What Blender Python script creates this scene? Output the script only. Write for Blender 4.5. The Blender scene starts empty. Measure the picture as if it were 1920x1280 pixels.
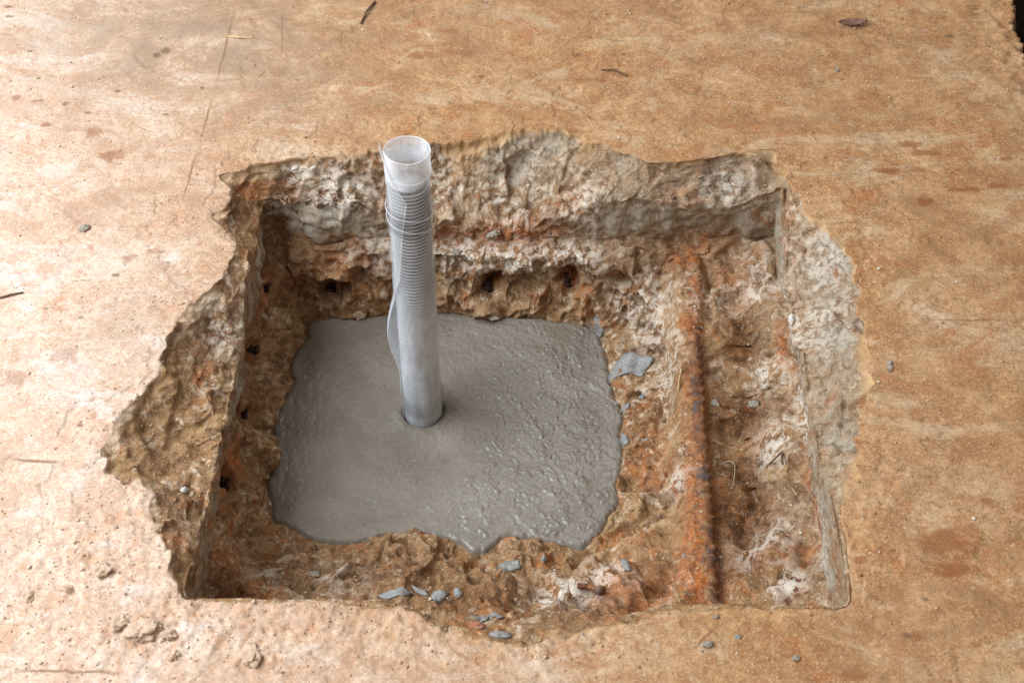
import bpy, bmesh, math, random
import numpy as np
from mathutils import Vector, Matrix

# ------------------------------------------------------------------ camera, world, light
scene = bpy.context.scene
F = 2913.0                      # focal length in pixels of the 1920 wide photograph
PITCH = math.radians(47.0)      # camera looks this far below the horizon
H = 1.276                       # camera height over the floor slab
SP, CP = math.sin(PITCH), math.cos(PITCH)

cam_d = bpy.data.cameras.new('camera')
cam = bpy.data.objects.new('camera', cam_d)
scene.collection.objects.link(cam)
cam.location = (0, 0, H)
cam.rotation_euler = (math.pi / 2 - PITCH, 0, 0)
cam_d.sensor_width = 36.0
cam_d.lens = F / 1920 * 36.0
cam_d.clip_start = 0.05
cam_d.clip_end = 60
cam_d.dof.use_dof = True
cam_d.dof.focus_distance = 1.86
cam_d.dof.aperture_fstop = 9.0
scene.camera = cam

world = bpy.data.worlds.new('World')
scene.world = world
world.use_nodes = True
bg = world.node_tree.nodes['Background']
bg.inputs['Color'].default_value = (1.0, 0.93, 0.84, 1)
bg.inputs['Strength'].default_value = 0.36

def area(name, loc, target, sx, sy, power, color):
    d = bpy.data.lights.new(name, 'AREA')
    d.shape = 'RECTANGLE'; d.size = sx; d.size_y = sy
    d.energy = power; d.color = color
    o = bpy.data.objects.new(name, d)
    scene.collection.objects.link(o)
    o.location = loc
    o.rotation_euler = (Vector(target) - Vector(loc)).to_track_quat('-Z', 'Y').to_euler()
    return o
# daylight from a wide open doorway on the left of the shaded floor
area('doorway_daylight', (-1.85, 1.05, 1.9), (-0.15, 1.1, 0.0), 2.6, 2.0, 146, (0.86, 0.935, 1.0))
# added unseen lamp far behind the pit, placed for glints on the wet concrete
area('added_glint_light', (0.75, 4.7, 4.1), (0.2, 1.15, -0.2), 1.3, 0.7, 34, (0.9, 0.95, 1.0))

vs = scene.view_settings
vs.view_transform = 'Standard'; vs.look = 'None'; vs.gamma = 1.0; vs.use_curve_mapping = False
vs.exposure = 0.0
scene.render.engine = 'CYCLES'
scene.cycles.max_bounces = 6; scene.cycles.diffuse_bounces = 3; scene.cycles.glossy_bounces = 3; scene.cycles.transparent_max_bounces = 14

random.seed(7)
rng = np.random.default_rng(7)

# ------------------------------------------------------------------ helpers
def pix(px, py, z):
    """photo pixel -> point on the horizontal plane at height z"""
    u = (px - 960) / F; v = (py - 640) / F
    d = np.array([u, CP - v * SP, -SP - v * CP])
    return np.array([0, 0, H]) + d * ((z - H) / d[2])

def project(P):
    dx, dy, dz = P[..., 0], P[..., 1], P[..., 2] - H
    dep = dy * CP - dz * SP
    up = dy * SP + dz * CP
    return 960 + F * dx / dep, 640 - F * up / dep, dep

_perm = np.random.default_rng(11).permutation(256).astype(np.int32)
_perm = np.concatenate([_perm, _perm, _perm])
_grad = np.array([[1,1,0],[-1,1,0],[1,-1,0],[-1,-1,0],[1,0,1],[-1,0,1],[1,0,-1],[-1,0,-1],
                  [0,1,1],[0,-1,1],[0,1,-1],[0,-1,-1],[1,1,0],[-1,1,0],[0,-1,1],[0,-1,-1]], np.float32)

def perlin(P):
    P = np.asarray(P, np.float32)
    fl = np.floor(P); f = P - fl
    I = fl.astype(np.int32) & 255
    w = f * f * f * (f * (f * 6 - 15) + 10)
    out = 0
    for i in (0, 1):
        for j in (0, 1):
            for k in (0, 1):
                h = _perm[_perm[_perm[(I[:, 0] + i) & 255] + ((I[:, 1] + j) & 255)] + ((I[:, 2] + k) & 255)] & 15
                g = _grad[h]
                d = g[:, 0] * (f[:, 0] - i) + g[:, 1] * (f[:, 1] - j) + g[:, 2] * (f[:, 2] - k)
                wt = (w[:, 0] if i else 1 - w[:, 0]) * (w[:, 1] if j else 1 - w[:, 1]) * (w[:, 2] if k else 1 - w[:, 2])
                out = out + d * wt
    return out

def fbm(P, freq, octaves=4, gain=0.5, seed=0.0):
    s = 0; a = 1.0; P = np.asarray(P, np.float32) + seed
    for o in range(octaves):
        s = s + a * perlin(P * freq + 17.3 * o)
        freq *= 2.03; a *= gain
    return s

def _hash(I, k):
    return _perm[_perm[_perm[(I[:, 0] + k * 7) & 255] + (I[:, 1] & 255)] + ((I[:, 2] + k * 13) & 255)] / 255.0

def facets(P, freq, seed=0.0, tilt=0.9):
    """broken-stone facets: every Voronoi cell is a tilted plane at its own height"""
    Q = (np.asarray(P, np.float32) + seed) * freq
    Ib = np.floor(Q).astype(np.int32)
    n = len(Q)
    best = np.full(n, 1e9, np.float32); h = np.zeros(n, np.float32); sec = np.full(n, 1e9, np.float32)
    for i in (-1, 0, 1):
        for j in (-1, 0, 1):
            for k in (-1, 0, 1):
                C = Ib + np.array([i, j, k], np.int32)
                c = C + np.stack([_hash(C, 1), _hash(C, 2), _hash(C, 3)], 1)
                v = (Q - c).astype(np.float32)
                d = (v * v).sum(1)
                m = d < best
                sec = np.where(m, best, np.minimum(sec, d))
                g = np.stack([_hash(C, 4), _hash(C, 5), _hash(C, 6)], 1) - 0.5
                hh = (_hash(C, 8) - 0.5) + tilt * (v * g).sum(1) * 2
                h = np.where(m, hh, h); best = np.where(m, d, best)
    return h, np.sqrt(best), np.sqrt(sec)

def sstep(a, b, x):
    t = np.clip((x - a) / (b - a), 0, 1)
    return t * t * (3 - 2 * t)

def grid_mesh(name, P, wrap=True):
    """P: (rows, cols, 3) -> quad mesh"""
    R, Cn = P.shape[:2]
    me = bpy.data.meshes.new(name)
    cols = np.arange(Cn if wrap else Cn - 1)
    nx = (cols + 1) % Cn
    r = np.arange(R - 1)[:, None]
    q = np.stack([r * Cn + cols, r * Cn + nx, (r + 1) * Cn + nx, (r + 1) * Cn + cols], -1).reshape(-1, 4).astype(np.int32)
    me.vertices.add(R * Cn)
    me.vertices.foreach_set('co', P.reshape(-1).astype(np.float32))
    me.loops.add(q.size)
    me.loops.foreach_set('vertex_index', q.reshape(-1))
    me.polygons.add(len(q))
    me.polygons.foreach_set('loop_start', np.arange(0, q.size, 4, dtype=np.int32))
    me.polygons.foreach_set('use_smooth', np.ones(len(q), bool))
    me.update(calc_edges=True)
    return me

def attr(me, name, vals):
    a = me.attributes.new(name, 'FLOAT', 'POINT')
    a.data.foreach_set('value', np.ascontiguousarray(vals, np.float32).reshape(-1))

def link(o):
    scene.collection.objects.link(o); return o

def thing(o, label, cat, group=None):
    o['label'] = label; o['category'] = cat
    if group: o['group'] = group
    return o

# ------------------------------------------------------------------ materials
class NT:
    def __init__(self, name):
        self.m = bpy.data.materials.new(name); self.m.use_nodes = True
        self.t = self.m.node_tree; self.t.nodes.clear()
        self.out = self.n('ShaderNodeOutputMaterial')
    def n(self, kind, **kw):
        nd = self.t.nodes.new(kind)
        for k, v in kw.items(): setattr(nd, k, v)
        return nd
    def l(self, a, b): self.t.links.new(a, b)
    def put(self, sock, v):
        if isinstance(v, bpy.types.NodeSocket): self.l(v, sock)
        else: sock.default_value = v
    def attr(self, name):
        return self.n('ShaderNodeAttribute', attribute_name=name).outputs['Fac']
    def coord(self, scale=(1, 1, 1)):
        if not hasattr(self, '_tc'): self._tc = self.n('ShaderNodeTexCoord').outputs['Object']
        if scale == (1, 1, 1): return self._tc
        mp = self.n('ShaderNodeMapping'); mp.inputs['Scale'].default_value = scale
        self.l(self._tc, mp.inputs['Vector']); return mp.outputs['Vector']
    def noise(self, scale, detail=4, rough=0.55, dist=0.0, vec=None):
        nd = self.n('ShaderNodeTexNoise')
        nd.inputs['Scale'].default_value = scale; nd.inputs['Detail'].default_value = detail
        nd.inputs['Roughness'].default_value = rough; nd.inputs['Distortion'].default_value = dist
        self.l(vec if vec is not None else self.coord(), nd.inputs['Vector'])
        return nd.outputs['Fac']
    def voro(self, scale, feature='F1', out='Distance', vec=None):
        nd = self.n('ShaderNodeTexVoronoi', feature=feature)
        nd.inputs['Scale'].default_value = scale
        self.l(vec if vec is not None else self.coord(), nd.inputs['Vector'])
        return nd.outputs[out]
    def rng(self, x, a, b, c=0.0, d=1.0, smooth=True):
        nd = self.n('ShaderNodeMapRange'); nd.interpolation_type = 'SMOOTHSTEP' if smooth else 'LINEAR'
        self.put(nd.inputs[0], x)
        for i, v in enumerate((a, b, c, d)): nd.inputs[i + 1].default_value = v
        return nd.outputs[0]
    def math(self, op, a, b=0.0, clamp=False):
        nd = self.n('ShaderNodeMath', operation=op); nd.use_clamp = clamp
        self.put(nd.inputs[0], a); self.put(nd.inputs[1], b)
        return nd.outputs[0]
    def mix(self, fac, a, b, blend='MIX'):
        nd = self.n('ShaderNodeMix', data_type='RGBA', blend_type=blend)
        self.put(nd.inputs[0], fac)
        for s, v in ((nd.inputs[6], a), (nd.inputs[7], b)):
            if isinstance(v, bpy.types.NodeSocket): self.l(v, s)
            else: s.default_value = (*v, 1)
        return nd.outputs[2]
    def bump(self, height, strength, dist, normal=None):
        nd = self.n('ShaderNodeBump'); nd.inputs['Strength'].default_value = strength
        nd.inputs['Distance'].default_value = dist
        self.l(height, nd.inputs['Height'])
        if normal is not None: self.l(normal, nd.inputs['Normal'])
        return nd.outputs['Normal']
    def bsdf(self, color, rough, normal=None, metallic=0.0, spec=0.4):
        b = self.n('ShaderNodeBsdfPrincipled')
        if isinstance(color, tuple): b.inputs['Base Color'].default_value = (*color, 1)
        else: self.l(color, b.inputs['Base Color'])
        self.put(b.inputs['Roughness'], rough); self.put(b.inputs['Metallic'], metallic)
        self.put(b.inputs['Specular IOR Level'], spec)
        if normal is not None: self.l(normal, b.inputs['Normal'])
        return b
    def done(self, shader):
        self.l(shader, self.out.inputs['Surface']); return self.m

# stains and hairline marks on the slab: (photo x, y, radius in m along x, along y, strength)
SPOTS = [(1706,268,.020,.006,.8),(1735,285,.020,.005,.8),(1662,318,.016,.006,.9),(1730,378,.015,.008,1),(1810,355,.022,.006,1),
         (1872,350,.011,.008,.8),(1886,297,.007,.006,.8),(1660,298,.004,.003,.8),(1622,304,.006,.004,.6),(1775,1012,.030,.020,.8),
         (1785,1068,.022,.008,.9),(1850,940,.009,.007,.8),(1606,1264,.012,.008,.7),(1720,1190,.008,.005,.7),(1612,1046,.005,.004,.8),
         (790,102,.020,.008,.7),(845,100,.030,.008,.5),(840,58,.022,.005,.55),(1100,150,.030,.006,.5),(1165,140,.024,.008,.45),
         (208,290,.014,.010,.7),(175,248,.011,.012,.55),(85,235,.007,.004,.7),(32,182,.006,.005,.7),(68,188,.007,.004,.7),
         (240,485,.009,.010,.6),(305,498,.008,.012,.45),(290,470,.014,.004,.5),(120,665,.016,.014,.45),(28,708,.014,.012,.5),
         (1930,560,.02,.01,.5),(1900,480,.02,.012,.35),(1560,770,.010,.006,.4),(985,400,.01,.006,.4),(1270,30,.02,.006,.4)]
DARKS = [(15,12,.008,.004),(18,30,.008,.004),(56,95,.004,.003),(72,146,.004,.003),(122,195,.005,.006),(165,212,.006,.004),(218,516,.006,.004),
         (310,95,.008,.008),(294,103,.006,.005),(380,165,.004,.004),(220,172,.006,.003),(1540,106,.005,.003),(1566,132,.004,.004),(1780,68,.008,.005),
         (1830,15,.004,.004),(903,143,.006,.004),(1140,25,.007,.003),(1085,100,.006,.004),(1170,102,.004,.003),(150,795,.004,.003),(130,1105,.006,.006),
         (152,597,.004,.003),(87,580,.003,.003),(1735,1123,.004,.003),(1700,1190,.006,.004),(90,27,.005,.003),(1580,150,.005,.003),(310,215,.006,.003)]
LINES = [(445,0,400,180,.0016),(400,180,372,275,.0014),(372,275,337,395,.0013),(1690,596,1925,601,.0015),(0,1255,260,1260,.0018),(0,858,130,868,.002),
         (1075,64,1190,80,.0012),(125,526,175,527,.0012),(1560,150,1480,165,.001),(530,0,528,120,.001),(1250,345,1300,300,.001),
         (480,148,505,125,.0012),(1232,28,1300,55,.001),(1835,240,1920,265,.001),(1290,1225,1350,1165,.0016)]

def floor_material():
    N = NT('dusty_floor')
    hole, coarse, pale = [N.attr(a) for a in ('hole', 'coarse', 'pale')]
    big = N.noise(3.2, 3, .6); mid = N.noise(22, 5, .65, .6); fine = N.noise(140, 5, .78); grain = N.noise(400, 2, .7)
    blot = N.noise(8, 6, .72, 1.1, N.coord((.75, 1.3, 1))); redn = N.noise(14, 5, .7, .8)
    tan = N.mix(N.rng(mid, .33, .68), (.340, .158, .062), (.545, .310, .145))
    tan = N.mix(N.rng(blot, .51, .72), tan, (.64, .46, .29))
    tan = N.mix(N.rng(blot, .46, .30, 0, .7), tan, (.30, .150, .072))
    tan = N.mix(N.rng(redn, .52, .66, 0, .85), tan, (.42, .158, .052))
    pk = N.mix(N.rng(mid, .33, .68), (.58, .40, .285), (.71, .565, .45))
    pk = N.mix(N.rng(blot, .5, .7), pk, (.71, .65, .61))
    pk = N.mix(N.rng(redn, .56, .74, 0, .75), pk, (.56, .29, .16))
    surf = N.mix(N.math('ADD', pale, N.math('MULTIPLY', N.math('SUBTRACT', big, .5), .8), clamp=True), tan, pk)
    surf = N.mix(N.rng(fine, .30, .66, .75, 0), surf, N.mix(.78, surf, N.mix(pale, (.22, .10, .038), (.38, .20, .12))))
    surf = N.mix(N.rng(grain, .53, .70, 0, .62), surf, N.mix(pale, (.62, .45, .27), (.76, .66, .55)))
    smear = N.noise(5.5, 6, .72, 1.6, N.coord((.8, 1.7, 1)))
    surf = N.mix(N.rng(smear, .52, .66, 0, .45), surf, N.mix(pale, (.60, .45, .30), (.70, .64, .59)))
    surf = N.mix(N.rng(smear, .46, .34, 0, .55), surf, N.mix(pale, (.31, .165, .080), (.44, .28, .19)))
    surf = N.mix(N.rng(grain, .45, .28, 0, .65), surf, N.mix(pale, (.19, .085, .03), (.36, .17, .09)))
    fleck = N.noise(34, 6, .78, .5)
    surf = N.mix(N.rng(fleck, .57, .66, 0, .62), surf, N.mix(pale, (.25, .105, .036), (.45, .22, .12)))
    surf = N.mix(N.rng(N.noise(17, 6, .75, .9), .56, .68, 0, .3), surf, N.mix(pale, (.63, .48, .32), (.72, .66, .60)))
    clod = N.noise(55, 5, .7)
    surf = N.mix(N.math('MULTIPLY', coarse, N.rng(clod, .46, .66, 0, .75)), surf, N.mix(pale, (.44, .22, .085), (.54, .29, .16)))
    surf = N.mix(N.math('MULTIPLY', N.attr('grime'), N.rng(blot, .62, .40, .1, .75)), surf, (.30, .215, .155))
    wv = N.n('ShaderNodeTexNoise'); wv.inputs['Scale'].default_value = 60; wv.inputs['Detail'].default_value = 3
    N.l(N.coord(), wv.inputs['Vector'])
    sub = N.n('ShaderNodeVectorMath', operation='SUBTRACT'); N.l(wv.outputs['Color'], sub.inputs[0]); sub.inputs[1].default_value = (.5, .5, .5)
    def wobble(ax, ay):
        k = N.n('ShaderNodeVectorMath', operation='MULTIPLY'); N.l(sub.outputs[0], k.inputs[0]); k.inputs[1].default_value = (ax, ay, 0)
        a = N.n('ShaderNodeVectorMath', operation='ADD'); N.l(N.coord(), a.inputs[0]); N.l(k.outputs[0], a.inputs[1]); return a.outputs[0]
    wob2 = wobble(.006, .006)
    # stains: distance fields stored on the mesh, ragged by noise
    rag = N.math('MULTIPLY', N.math('SUBTRACT', N.noise(62, 6, .75, .6), .5), 4.2)
    rs = N.rng(N.math('ADD', N.attr('stain_dist'), rag), 1.25, .55); rs = N.math('MULTIPLY', rs, N.attr('stain_amt'))
    ds = N.rng(N.math('ADD', N.attr('speck_dist'), N.math('MULTIPLY', rag, .5)), 1.1, .5)
    surf = N.mix(N.math('MULTIPLY', rs, N.rng(fine, .25, .6, .55, .95)), surf, (.25, .085, .026))
    surf = N.mix(N.math('MULTIPLY', ds, .75), surf, (.16, .085, .045))
    ls = None
    for x0, y0, x1, y1, w in LINES:
        a = pix(x0, y0, 0); b = pix(x1, y1, 0); L = np.linalg.norm(b - a)
        mp = N.n('ShaderNodeMapping', vector_type='TEXTURE'); N.l(wob2, mp.inputs['Vector'])
        mp.inputs['Location'].default_value = tuple((a + b) / 2); mp.inputs['Rotation'].default_value = (0, 0, math.atan2(b[1] - a[1], b[0] - a[0]))
        mp.inputs['Scale'].default_value = (L / 2, w * 1.3, 1e3)
        ab = N.n('ShaderNodeVectorMath', operation='ABSOLUTE'); N.l(mp.outputs[0], ab.inputs[0])
        sp = N.n('ShaderNodeSeparateXYZ'); N.l(ab.outputs[0], sp.inputs[0])
        v = N.math('MAXIMUM', N.math('MULTIPLY', sp.outputs[0], 1.0), sp.outputs[1])
        ls = v if ls is None else N.math('MINIMUM', ls, v)
    ls = N.rng(ls, 1.0, .3)
    surf = N.mix(N.math('MULTIPLY', ls, N.rng(mid, .3, .6, .35, .85)), surf, (.22, .11, .055))
    col = N.mix(hole, surf, (.012, .009, .007))  # near-black painted in for the shade down the opening
    ht = N.math('ADD', N.math('MULTIPLY', N.noise(150, 3, .7), .6), N.math('MULTIPLY', N.noise(460, 1), .4))
    ht = N.math('ADD', ht, N.math('MULTIPLY', N.math('MULTIPLY', N.noise(80, 4, .75), coarse), .8))
    nrm = N.bump(ht, .5, .0022)
    return N.done(N.bsdf(col, .78, nrm, 0.0, .28).outputs[0])

def broken_material():
    N = NT('broken_concrete')
    frac, saw, rust, white, brown, pale, grey = [N.attr(a) for a in ('frac', 'saw', 'rust', 'white', 'brown', 'pale', 'grey')]
    fm = N.noise(26, 5, .68, .9); ff = N.noise(110, 5, .70, .4); f2 = N.noise(44, 5, .68, 1.4); grain = N.noise(460, 2, .65)
    edge = N.mix(pale, N.mix(N.rng(fm, .33, .68), (.38, .20, .08), (.60, .38, .19)), N.mix(N.rng(fm, .33, .68), (.50, .34, .22), (.68, .54, .41)))
    fr = N.mix(N.rng(fm, .32, .66), (.215, .106, .042), (.41, .24, .115))
    fr = N.mix(N.rng(f2, .53, .70, 0, .8), fr, (.44, .305, .18))
    fr = N.mix(N.rng(ff, .58, .76, 0, .6), fr, (.57, .45, .32))
    fr = N.mix(N.rng(ff, .46, .30, 0, .85), fr, (.10, .045, .016))
    big = N.noise(9, 3, .6)
    f3 = N.noise(60, 5, .70, .9); f4 = N.noise(38, 5, .70, .8, N.coord((1.1, 1.1, .9)))
    dk = N.math('ADD', f4, N.math('MULTIPLY', N.math('SUBTRACT', brown, .5), .06))
    fr = N.mix(N.rng(dk, .535, .59, 0, .8), fr, N.mix(N.rng(ff, .35, .65), (.075, .034, .012), (.20, .10, .04)))
    cr = N.math('ADD', f3, N.math('MULTIPLY', N.math('SUBTRACT', big, .5), .30))
    cr = N.math('SUBTRACT', cr, N.math('MULTIPLY', brown, .06))
    fr = N.mix(N.rng(N.math('SUBTRACT', cr, N.math('MULTIPLY', grey, .035)), .540, .59, 0, .82), fr, N.mix(N.rng(ff, .38, .62), (.42, .29, .17), (.66, .54, .41)))
    fr = N.mix(N.rng(N.noise(20, 5, .7, .7), .53, .64, 0, .7), fr, N.mix(N.rng(ff, .35, .65), (.24, .070, .018), (.50, .18, .046)))
    gr = N.mix(N.rng(ff, .3, .7), (.215, .165, .115), (.42, .345, .26))
    fr = N.mix(N.math('MULTIPLY', grey, N.rng(fm, .35, .62, .15, .75)), fr, gr)
    wmask = N.math('MULTIPLY', white, N.rng(N.math('ADD', N.math('MULTIPLY', f3, .6), N.math('MULTIPLY', ff, .4)), .46, .52))
    bmask = N.math('MULTIPLY', brown, N.rng(fm, .25, .55, .35, .92))
    fr = N.mix(bmask, fr, N.mix(N.rng(ff, .35, .7), (.070, .027, .008), (.25, .098, .026)))
    sawc = N.mix(N.rng(N.noise(26, 4, .7, .5, N.coord((1, 1, .35))), .35, .66), (.235, .185, .130), (.42, .355, .275))
    sawc = N.mix(N.rng(ff, .56, .74, 0, .6), sawc, (.60, .54, .45))
    sawc = N.mix(N.rng(N.noise(15, 5, .7, .6), .50, .62, 0, .85), sawc, (.215, .125, .062))
    fr = N.mix(N.math('MULTIPLY', saw, N.rng(f4, .60, .50, .05, 1)), fr, sawc)
    fr = N.mix(wmask, fr, (.74, .67, .58))
    rmask = N.math('MULTIPLY', rust, N.rng(N.noise(65, 4, .7), .30, .54), clamp=True)
    fr = N.mix(rmask, fr, N.mix(N.rng(ff, .35, .65), (.21, .058, .015), (.52, .16, .034)))
    fr = N.mix(N.rng(grain, .57, .76, 0, .5), fr, (.72, .62, .50))
    fr = N.mix(N.rng(grain, .43, .28, 0, .5), fr, (.10, .05, .02))
    col = N.mix(frac, edge, fr)
    hf = N.math('ADD', N.math('MULTIPLY', N.noise(110, 5, .72, .4), .85), N.math('MULTIPLY', N.noise(460, 1), .25))
    hf = N.math('MULTIPLY', hf, N.math('SUBTRACT', 1.0, N.math('MULTIPLY', saw, .6)))
    nrm = N.bump(hf, .75, .0045)
    return N.done(N.bsdf(col, N.rng(fm, .3, .7, .60, .85), nrm, 0.0, .28).outputs[0])

def rust_metal(name, dark=False):
    N = NT(name)
    if dark:
        n_ = N.noise(140, 4, .7)
        return N.done(N.bsdf(N.mix(N.rng(n_, .45, .7), (.022, .012, .008), (.10, .035, .014)), .8, N.bump(n_, .6, .0015)).outputs[0])
    a = N.noise(60, 6, .7); b_ = N.noise(260, 4, .7)
    c = N.mix(N.rng(a, .35, .65), (.085, .042, .026), (.27, .092, .030))
    c = N.mix(N.rng(b_, .52, .72, 0, .7), c, (.42, .16, .05))
    c = N.mix(N.rng(N.noise(48, 5, .7, .6), .50, .60, 0, .75), c, (.30, .17, .075))
    c = N.mix(N.rng(N.noise(34, 4, .6), .5, .64, 0, .8 if not dark else .95), c, (.085, .07, .065))
    nrm = N.bump(b_, .7, .0012)
    return N.done(N.bsdf(c, .72, nrm, .0, .4).outputs[0])

def wet_concrete():
    N = NT('wet_concrete')
    wet = N.attr('wet')
    a = N.noise(12, 4, .6, .4); b_ = N.noise(200, 7, .86); g = N.noise(700, 2, .6)
    c = N.mix(N.rng(a, .35, .65), (.198, .166, .128), (.260, .223, .180))
    c = N.mix(N.rng(b_, .5, .72, 0, .6), c, (.34, .305, .255))
    c = N.mix(N.rng(b_, .47, .30, 0, .6), c, (.11, .088, .062))
    c = N.mix(N.rng(N.voro(70), .16, .07, 0, .35), c, (.12, .095, .065))
    nrm = N.bump(N.math('ADD', b_, N.math('MULTIPLY', g, .4)), .7, .0026)
    r = N.math('SUBTRACT', N.rng(N.noise(45, 5, .65), .35, .65, .30, .48), N.math('MULTIPLY', wet, .20))
    b = N.bsdf(c, r, nrm, 0, .4)
    N.put(b.inputs['Coat Weight'], N.rng(wet, .05, .6, .22, .75)); b.inputs['Coat Roughness'].default_value = .11
    N.l(N.bump(N.noise(330, 2, .6), .35, .0016), b.inputs['Coat Normal'])
    return N.done(b.outputs[0])

def splat_material():
    N = NT('splashed_concrete')
    b_ = N.noise(300, 5, .7)
    c = N.mix(N.rng(b_, .35, .7), (.21, .20, .19), (.37, .36, .345))
    nrm = N.bump(b_, .6, .002)
    return N.done(N.bsdf(c, .42, nrm, 0, .5).outputs[0])

def stone_material(name, lo, hi, rough=.8):
    N = NT(name)
    b_ = N.noise(160, 6, .7); g = N.noise(600, 2)
    c = N.mix(N.rng(b_, .32, .68), lo, hi)
    c = N.mix(N.rng(N.noise(70, 4, .7), .50, .62, 0, .7), c, (.42, .27, .15))
    nrm = N.bump(N.math('ADD', b_, N.math('MULTIPLY', g, .4)), .6, .0025)
    return N.done(N.bsdf(c, rough, nrm, 0, .35).outputs[0])

def plain(name, col, rough=.6):
    N = NT(name)
    a = N.noise(200, 4, .6)
    c = N.mix(N.rng(a, .3, .7), tuple(x * .65 for x in col), tuple(min(1, x * 1.25) for x in col))
    return N.done(N.bsdf(c, rough, N.bump(a, .3, .001), 0, .35).outputs[0])

def film_material(name, lo, hi, tint=(.80, .84, .93), clear=None):
    N = NT(name)
    v = N.coord((1, 1, .45))
    cloud = N.noise(42, 4, .6, .6, v)
    fac = N.rng(cloud, .35, .65, lo, hi)
    if clear:
        sp = N.n('ShaderNodeSeparateXYZ'); N.l(N.coord(), sp.inputs[0])
        cz = N.math('MULTIPLY', N.rng(sp.outputs[2], clear[0] - .06, clear[0] + .10), N.rng(sp.outputs[2], clear[1] + .012, clear[1]))
        fac = N.math('MULTIPLY', fac, N.math('SUBTRACT', 1.0, N.math('MULTIPLY', cz, .64)))
        fac = N.math('MULTIPLY', fac, N.rng(sp.outputs[2], .0, .10, .62, 1.0))
    wr = N.noise(130, 4, .6, .3, N.coord((.7, .7, 1.6)))
    nrm = N.bump(wr, .25, .002)
    b = N.bsdf(tint, N.rng(wr, .3, .7, .16, .34), nrm, 0, .6)
    tr = N.n('ShaderNodeBsdfTranslucent'); tr.inputs['Color'].default_value = (*tint, 1)
    mx = N.n('ShaderNodeMixShader'); mx.inputs[0].default_value = .14
    N.l(b.outputs[0], mx.inputs[1]); N.l(tr.outputs[0], mx.inputs[2])
    tp = N.n('ShaderNodeBsdfTransparent')
    m2 = N.n('ShaderNodeMixShader'); N.l(fac, m2.inputs[0])
    N.l(tp.outputs[0], m2.inputs[1]); N.l(mx.outputs[0], m2.inputs[2])
    return N.done(m2.outputs[0])

# ------------------------------------------------------------------ the slab with the broken-out pit
GZ = -0.212                     # level of the fresh concrete
ZC = -0.105                     # foot of the saw-cut wall
CEN = pix(930, 760, GZ); CEN[2] = 0
NT_ = 1800
TH = np.linspace(-math.pi, math.pi, NT_, endpoint=False)
DIR = np.stack([np.cos(TH), np.sin(TH), np.zeros(NT_)], 1)

A_PX = [(404,324),(440,322),(462,316),(500,306),(560,296),(640,290),(700,280),(740,272),(800,262),(850,264),(890,262),(930,250),(985,238),(1045,240),(1085,250),(1110,264),(1165,282),(1210,300),
        (1270,302),(1330,296),(1380,284),(1420,280),(1452,284),(1468,302),(1482,335),(1510,385),(1545,418),(1582,456),(1598,500),(1614,545),
        (1608,585),(1626,632),(1630,690),(1618,745),(1606,800),(1612,850),(1592,905),(1572,960),(1566,1010),(1574,1060),(1592,1100),(1606,1128),
        (1545,1134),(1480,1138),(1420,1127),(1370,1126),(1310,1138),(1240,1150),(1170,1166),(1100,1186),(1040,1200),(960,1202),(890,1194),
        (825,1172),(780,1150),(735,1130),(700,1116),(640,1110),(580,1115),(510,1122),(450,1131),(385,1129),(335,1112),(312,1082),(316,1052),(300,1010),(290,985),(276,950),
        (284,925),(250,905),(205,885),(188,850),(205,800),(245,752),(290,708),(304,650),(330,602),(372,560),(415,520),(436,490),(446,452),(420,425),(402,405),(430,375),(432,352)]
S_PX = [(488, 336), (1468, 331), (1594, 1134), (338, 1116)]
D_PX = [(520,462,-.115),(600,470,-.118),(700,478,-.12),(820,482,-.12),(950,485,-.12),(1080,484,-.12),(1160,500,-.13),(1200,540,-.15),
        (1225,600,-.165),(1235,680,-.17),(1250,760,-.175),(1245,850,-.178),(1240,930,-.178),(1215,1000,-.178),(1150,1062,-.178),(1050,1070,-.178),
        (950,1072,-.178),(850,1058,-.178),(750,1052,-.178),(640,1056,-.172),(540,1050,-.165),(450,1020,-.16),(430,960,-.13),(445,870,-.12),
        (462,780,-.12),(478,690,-.12),(492,600,-.12),(505,520,-.118)]
E_PX = [(580,603),(640,597),(670,600),(730,590),(830,585),(880,590),(910,600),(925,602),(945,596),(1040,603),(1100,610),(1122,630),(1128,650),(1136,670),(1138,705),(1150,745),(1163,765),(1169,780),
        (1160,815),(1165,840),(1162,880),(1154,915),(1160,940),(1140,970),(1120,1000),(1090,1027),(1060,1020),(1030,1018),(1000,1006),(975,1006),(955,999),(938,1006),
        (925,1022),(905,1034),(885,1034),(872,1020),(850,1008),(820,1003),(795,1001),(765,1006),(735,999),(712,1002),(695,1012),(640,1016),(600,1013),(575,1004),
        (555,990),(535,983),(514,972),(512,940),(506,920),(500,905),(508,888),(516,868),(508,845),(512,820),(515,798),(530,760),(548,722),(556,712),(547,700),(546,684),(560,655),(578,636),(576,618)]

def polar(pts):
    v = np.array(pts)[:, :2] - CEN[:2]
    th = np.arctan2(v[:, 1], v[:, 0]); r = np.hypot(v[:, 0], v[:, 1])
    o = np.argsort(th); th, r = th[o], r[o]
    return np.interp(TH, np.r_[th - 2 * math.pi, th, th + 2 * math.pi], np.r_[r, r, r]), o, th
def ring_smooth(x, k):
    ker = np.hanning(k + 2)[1:-1]; ker /= ker.sum()
    return np.convolve(np.r_[x[-k:], x, x[:k]], ker, 'same')[k:-k]

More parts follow.
